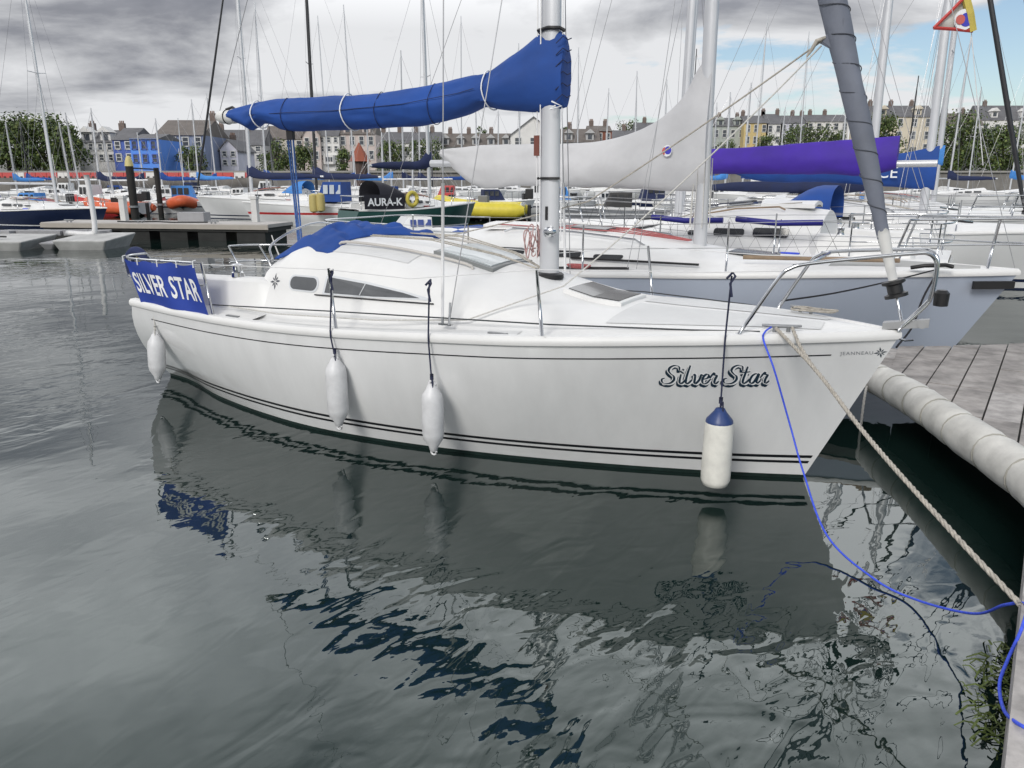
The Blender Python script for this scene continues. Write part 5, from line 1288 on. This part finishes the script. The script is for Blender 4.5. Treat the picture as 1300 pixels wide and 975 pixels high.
mu4 = -2.2 * H4.sx; cv4 = cloth_cover(b4, [(mu4 - 4.4, 2.52), (mu4 - 3.3, 2.62), (mu4 - 1.2, 2.66), (mu4 - .2, 2.82), (mu4 + .15, 2.9)], [(mu4 - 4.4, 2.42), (mu4 - 3.8, 2.22), (mu4 - 2, 2.14), (mu4 - .4, 2.02), (mu4 + .15, 1.98)], interp([(mu4 - 5, .06), (mu4 - 3, .15), (mu4, .14)]), BLUEC, seed=5, n=44, k=18, amp=.02)
vs, fs = text_mesh('CE', .34); MB().add([(mu4 - .78 + v.x, -.215, 2.34 + v.y) for v in vs], fs).build('cover_lettering', LETW, cv4)
yacht_v('white sloop with thick pale mast right behind the furled grey sail', 1104, 17.5, 9.5, cover=NAVYC, mast_h=13.5, mast_r=.085, detail=1, furl=ALLOYD, boom_z=1.95, boom_len=4.6, hood=None, group='yachts berthed on the right')
yacht_v('white sloop with pale mast nearest the triangular pennant', 1176, 21.5, 9.0, cover=BLUEC, mast_h=13, mast_r=.07, detail=1, furl=NAVYC, group='yachts berthed on the right')
yacht_v('white cruiser with low mast at the far right of the berths', 1187, 26.0, 8.5, cover=LBLUE, mast_h=9.5, mast_r=.075, detail=1, hood=LBLUE, boom_z=2.7, group='yachts berthed on the right')
yacht_v('white sloop with blue sprayhood under the purple cover', 866, 11.6, 8.6, rev=True, cover=None, boom=False, mast_h=12, mast_r=.06, detail=1, hood=BLUEC, group='yachts berthed on the right')
# pennant on a flag halyard
p0, p1, p2 = at_y(1184, 36, 11.0), at_y(1233, 40, 11.0), at_y(1224, -4, 11.0)
fl_ = tag(empty('pennant', p1), 'triangular white pennant with red and yellow edges flying at top right', 'flag')
def tri3(a, b, c, off, mat, nm, n=8):
    m = MB(); rows = []
    for i in range(n + 1):
        t = i / n; x = a.lerp(b, t); y = a.lerp(c, t); rows.append([x.lerp(y, j / n) + Vector((0, off + .02 * math.sin(t * 6 + j * .5), 0)) - p1 for j in range(n + 1)])
    m.grid(rows); return m.build(nm, mat, fl_, True)
tri3(p0, p1, p2, 0, M('pennant_cloth', (.55, .54, .50), .8), 'pennant_cloth')
def edge(a, b, w, mat): MB().tube([a - p1 + Vector((0, -.03, 0)), (a + b) / 2 - p1 + Vector((0, -.05, 0)), b - p1 + Vector((0, -.03, 0))], w, 6).build('pennant_edge', mat, fl_)
edge(p0, p1, .022, BR); edge(p0, p2, .022, BR); edge(p1, p2, .05, M('pennant_yellow', (.55, .45, .10), .8))
pc = (p0 * .2 + p1 * .5 + p2 * .3) - p1
def fdisc(c, r, mat, y): MB().add([(c.x + r * math.cos(R(a)), y, c.z + r * math.sin(R(a))) for a in range(0, 360, 20)], [tuple(range(18))]).build('pennant_emblem', mat, fl_)
fdisc(pc, .13, LETW, -.06); fdisc(pc + Vector((.03, 0, 0)), .085, M('emblem_blue', (.05, .05, .45), .6), -.065); fdisc(pc + Vector((-.05, 0, 0)), .06, M('emblem_red', (.55, .12, .10), .6), -.07)
MB().tube([p1 - p1 + Vector((0, 0, 0)), at_y(1248, 210, 11.0) - p1], .006, 5).build('flag_halyard', WIREW, fl_); MB().tube([p2 - p1, at_y(1216, -60, 11.0) - p1], .006, 5).build('flag_halyard', WIREW, fl_)

# small craft
def rib(label, px, py, Y, head, L, tubem, inner=BLACKPL, motor=BLACKPL, seat=True, group='inflatable boats'):
    p = at_y(px, py, Y); o = tag(empty('inflatable_boat', (p.x, Y, 0), R(head)), label, 'dinghy', group); w = L * .38; r = L * .085
    pts = crom([(-L / 2, -w / 2, r * 1.3), (0, -w / 2, r * 1.4), (L * .28, -w * .42, r * 1.7), (L * .46, -w * .12, r * 2.2), (L * .46, w * .12, r * 2.2), (L * .28, w * .42, r * 1.7), (0, w / 2, r * 1.4), (-L / 2, w / 2, r * 1.3)], 6)
    MB().tube(pts, [r * .5] + [r] * (len(pts) - 2) + [r * .5], 12).build('tube', tubem, o, True, 60)
    h = MB(); h.grid([[(-L / 2 + L * .92 * i / 6, (w / 2) * k * (1 if i < 4 else 1 - .3 * (i - 3)), (r * .9 if abs(k) == 1 else -.05) + .05 * i * (1 if i > 3 else 0)) for k in (-1, 0, 1)] for i in range(7)], flip=True); h.build('floor', inner, o)
    MB().box((-L * .46, 0, r * 1.3), (.06, w * .9, r * 2)).build('transom', WHITE, o)
    if seat: MB().box((-L * .02, 0, r * 1.9), (.5, w * .42, r * 2.4)).build('seat_console', inner, o)
    if motor: 
        mm = MB(); mm.box((-L * .53, 0, r * 3.4), (.42, .34, .55)); mm.box((-L * .53, 0, r * 1.0), (.2, .16, .9)); q = mm.build('outboard_motor', motor, o); bv = q.modifiers.new('b', 'BEVEL'); bv.width = .05; bv.segments = 2
    return o
rib('orange inflatable dinghy with black outboard behind the yellow capped pile', 150, 268, 50, 165, 4.2, ORANGE)
rib('orange inflatable dinghy seen end on between the pile and the white boat', 234, 262, 54, -70, 4.4, ORANGE)
rib('dark grey inflatable lying beside the end on orange dinghy', 200, 258, 58, 20, 4.0, M('grey_tube', (.10, .10, .11), .5))
rib('bright red covered dinghy left of the yellow capped pile', 134, 255, 58, 190, 4.2, RED, RED, None)
y_ = rib('yellow inflatable rescue boat with black outboard below the white sail cover', 612, 262, 44, 172, 5.0, YELLOW, M('grey_seat', (.16, .16, .16), .5)); 
rib('second dark inflatable with grey outboard left of the yellow one', 574, 268, 46, 165, 3.6, M('dark_tube', (.05, .05, .055), .5), motor=M('grey_cowl', (.14, .14, .15), .4))

def launch(label, px, py, Y, head, sx, sy, sz, hullm, stripem, cabm=None, cab=1.0, name='motor_boat', cat='boat', boot=NAVY, top=None, canopy=None, wheelhouse=None, group=None):
    p = at_z(px, py, 0); p = Vector((p.x * Y / p.y, Y, 0)); o = tag(empty(name, p, R(head)), label, cat, group); H_ = Hull(sx, sy, sz, cab)
    hl, dk_ = build_hull(H_, o, hullm, cabm or DECKW, stripem, 20, boot, (.55, .66))
    if wheelhouse:
        x0, x1, w, h, m, gl = wheelhouse; zb = 1.2 * sz
        b = MB(); b.add([(x0, -w, zb), (x1, -w * .9, zb), (x1, w * .9, zb), (x0, w, zb), (x0, -w * .9, zb + h), (x1 - .35, -w * .78, zb + h), (x1 - .35, w * .78, zb + h), (x0, w * .9, zb + h)], [(4, 5, 6, 7), (0, 1, 5, 4), (1, 2, 6, 5), (2, 3, 7, 6), (3, 0, 4, 7)]); wh = b.build('wheelhouse', m, o)
        for sd_ in (-1, 1):
            for k in range(3):
                a0 = x0 + (x1 - .35 - x0) * (k + .12) / 3; a1 = x0 + (x1 - .35 - x0) * (k + .88) / 3
                MB().add([(a0, sd_ * (w * .965 + .012), zb + h * .40), (a1, sd_ * (w * .93 + .012), zb + h * .40), (a1, sd_ * (w * .85 + .02), zb + h * .85), (a0, sd_ * (w * .915 + .012), zb + h * .85)], [(0, 1, 2, 3)]).build('cabin_window', gl, wh)
    return o, H_
launch('white open launch with red stripe and blue cuddy, bow to the left', 322, 284, 40, 176, .95, 1.0, .95, WHITE, RED, None, .35, boot=WHITE, wheelhouse=(-4.9, -3.6, .95, .95, BLUEC, M('clear_vinyl', (.45, .5, .55), .2)))
launch('white motor cruiser with dark windows at the right', 1225, 262, 27, hd0 + 4, 1.35, 1.2, 1.05, WHITE, NAVY, None, .8, name='motor_cruiser', wheelhouse=(-7.0, -3.2, 1.25, 1.0, WHITE, DGLASS))
launch('small white motorboat with rounded hood close behind the yacht stern', 415, 306, 22, 200, .62, .8, .62, WHITE, None, None, .6, name='motor_boat', wheelhouse=(-2.9, -1.9, .66, .42, WHITE, M('blue_window', (.03, .06, .25), .3)))
lb, HB = launch('small white dayboat under a flat royal blue canvas cover', 500, 309, 24.5, 184, .62, .8, .6, WHITE, None, None, .5, name='day_boat', boot=NAVY)
rows = [[HB.P(-6.4 + 6.3 * i / 12, k * (T_B(-6.4 + 6.3 * i / 12) + .02), 1.02 + .34 * (1 - abs(k)) * math.sin(math.pi * min(1, (i + 1) / 11)) + .03 * math.sin(i * 2.1 + k * 3)) for k in (-1, -.66, -.33, 0, .33, .66, 1)] for i in range(13)]
MB().grid(rows).build('canvas_cover', BLUEC, lb, True)
bk, HK = yacht_at('dark green hulled yacht with black lettered sprayhood and yellow lifebuoy', 545, 36, 38, 6.6, None, 10, hull=DGREEN, stripe=LETW, boot=NAVY, cover=NAVYC, hood=None, boom_z=2.75, mast_r=.07, boom_len=3.0)
hz = MB(); rows = []
for i in range(6):
    t = i / 5; u = -5.5 + 1.5 * t; hgt = .95 * (1 - .55 * t ** 2); rows.append([HK.P(u, 1.02 * -math.cos(R(18 * j)), 1.25 + hgt * math.sin(R(18 * j)) ** .5) for j in range(11)])
hz.grid(rows); hd_ = hz.build('sprayhood', M('black_canvas', (.014, .014, .022), .8), bk, True)
dg = MB(); dg.add([HK.P(-6.4, -1.16, 1.02), HK.P(-4.4, -1.26, 1.0), HK.P(-4.4, -1.26, 1.62), HK.P(-6.4, -1.16, 1.62)], [(0, 1, 2, 3)]); dcl = dg.build('side_dodger', M('black_canvas', (.014, .014, .022), .8), bk)
vs, fs = text_mesh('AURA-K', .44, 1.0, .012); MB().add([HK.P(-5.42 + v.x * 1.1, -1.30, 1.30 + v.y) for v in vs], fs).build('dodger_lettering', LETW, dcl)
MB().tube([HK.P(-4.0 + .26 * math.cos(R(a)), -1.30, 1.42 + .28 * math.sin(R(a))) for a in range(0, 361, 30)], .09, 8).build('lifebuoy', M('yellow_lifebuoy', (.50, .42, .07), .6), bk, True)
for k, (px, py) in enumerate(((398, 258), (407, 257))):
    q = at_y(px, py, 38); o = MB(); o.lathe([(.05, -.45), (.20, -.38), (.22, 0), (.20, .38), (.05, .45)], (q.x, 38, max(q.z, .9)), 12)
    tag(o.build('fender', M('yellow_fender', (.46, .38, .14), .6), None, True, 50), ['dull yellow fender left of the pair beside the red striped launch', 'dull yellow fender right of the pair beside the red striped launch'][k], 'fender')
# small moored craft that crowd the far berths: photo column, row of the waterline, distance, heading, size, hull, cabin, label
TEAL = M('teal_hull', (.03, .16, .22), .3); CREAM = M('cream_hull', (.5, .46, .36), .3); GREYH = M('grey_hull', (.22, .23, .25), .35)
crowd = [
 (-6, 52, 175, .75, WHITE, LBLUE, 'white motorboat with sky blue cabin cut by the left edge'),
 (30, 60, 10, .70, WHITE, BLUEC, 'white motorboat with royal blue cabin behind the navy hulled sloop'),
 (54, 70, 185, .62, CREAM, WHITE, 'cream motorboat with white cabin below the round tree'),
 (80, 58, 172, .66, WHITE, WHITE, 'all white motorboat at the foot of the leaning masts'),
 (112, 66, 12, .62, GREYH, WHITE, 'grey hulled motorboat with white cabin left of the red dinghy'),
 (172, 66, 186, .62, TEAL, WHITE, 'teal motorboat with white cabin just right of the capped pile'),
 (186, 74, 15, .70, NAVY, BLUEC, 'navy motorboat with blue cabin between the two piles'),
 (215, 72, 176, .64, WHITE, NAVYC, 'white motorboat with navy cabin right of the thin pile'),
 (256, 60, 20, .72, WHITE, WHITE, 'white cabin boat behind the end on orange dinghy'),
 (270, 66, 182, .66, NAVY, WHITE, 'navy motorboat with white cabin under the dark furled headsail'),
 (288, 54, 10, .78, WHITE, LBLUE, 'white motorboat with sky blue cabin under the grey terrace'),
 (306, 70, 190, .62, RED, WHITE, 'red motorboat with white cabin beyond the striped launch'),
 (360, 62, 174, .70, WHITE, BLUEC, 'white motorboat with blue cabin right behind the mainsheet'),
 (384, 56, 8, .66, CREAM, NAVYC, 'cream motorboat with navy cabin under the round bushes'),
 (424, 60, 186, .75, WHITE, WHITE, 'white cabin boat left of the red roofed kiosk'),
 (440, 44, 170, .66, GREYH, BLUEC, 'grey motorboat with blue cabin beside the black lettered yacht'),
 (500, 54, 14, .72, WHITE, LBLUE, 'white motorboat with sky blue cabin below the bare masts'),
 (530, 60, 178, .66, RED, RED, 'red boat with red cabin below the bare masts'),
 (548, 50, 8, .62, WHITE, WHITE, 'white cabin boat left of the dark inflatable'),
 (640, 58, 184, .74, NAVY, WHITE, 'navy motorboat with white cabin behind the yellow inflatable'),
 (672, 50, 12, .70, WHITE, NAVYC, 'white motorboat with navy cabin left of the front mast'),
 (722, 44, 176, .80, GREYH, BLACKPL, 'dark grey motorboat with black cabin right of the front mast'),
 (752, 54, 6, .66, WHITE, LBLUE, 'white motorboat with sky blue cabin under the white sail cover'),
 (776, 48, 182, .72, NAVY, NAVYC, 'all navy motorboat under the white sail cover'),
 (806, 56, 16, .66, CREAM, WHITE, 'cream motorboat with white cabin near the emblem on the cover'),
 (836, 46, 178, .70, WHITE, WHITE, 'white cabin boat left of the grey yacht mast'),
]
for i, (px, Y, hd, sc, hm, cm, lb_) in enumerate(crowd):
    o, HH = launch(lb_, px, 262, Y, hd, sc, sc * 1.1, .62 + .1 * (i % 3), hm, NAVY if hm is WHITE else LETW, None, .45 + .1 * (i % 2), group='small boats along the far berths',
                   wheelhouse=(-4.3 * sc, -2.4 * sc, .62 + .1 * (i % 2), .62 + .16 * (i % 4), cm, DGLASS))
    m = MB()
    for sd_ in (-1, 1): m.tube([HH.P(u, sd_ * (T_B(u) - .05), T_ZS(u) + .05 + .55 / HH.sz) for u in (.3, -.5, -1.6, -2.4)], .018, 5)
    for u in (.2, -.8, -1.8):
        for sd_ in (-1, 1): m.tube([HH.P(u, sd_ * (T_B(u) - .05), T_ZS(u)), HH.P(u, sd_ * (T_B(u) - .05), T_ZS(u) + .05 + .55 / HH.sz)], .015, 5)
    m.build('rail', STEEL, o)
    if i % 2 == 0:
        mm = MB(); mm.box((-7.05 * sc, 0, 1.05), (.4, .32, .5)); mm.box((-7.05 * sc, 0, .45), (.16, .14, .9)); mm.build('outboard_motor', BLACKPL, o)
    if i % 3 == 1: MB().tube([(-3.4 * sc, 0, 1.5), (-3.5 * sc, 0, 4.2)], .02, 5).build('aerial', WIREW, o)
# small boat under a blue cover beyond the grey yacht
cb, HC = launch('little dinghy under a blue canvas cover beyond the grey yacht deck', 806, 318, 19.5, hd0 + 180, .42, .62, .5, WHITE, None, None, .4, name='covered_dinghy', cat='dinghy')
rows = [[HC.P(-6.5 + 6.6 * i / 10, k * (T_B(-6.5 + 6.6 * i / 10) + .02), 1.02 + .75 * (1 - abs(k)) * math.sin(math.pi * min(1, (i + 1) / 11)) + .05 * math.sin(i * 2.1 + k * 3)) for k in (-1, -.5, 0, .5, 1)] for i in range(11)]
MB().grid(rows).build('canvas_cover', LBLUE, cb, True)
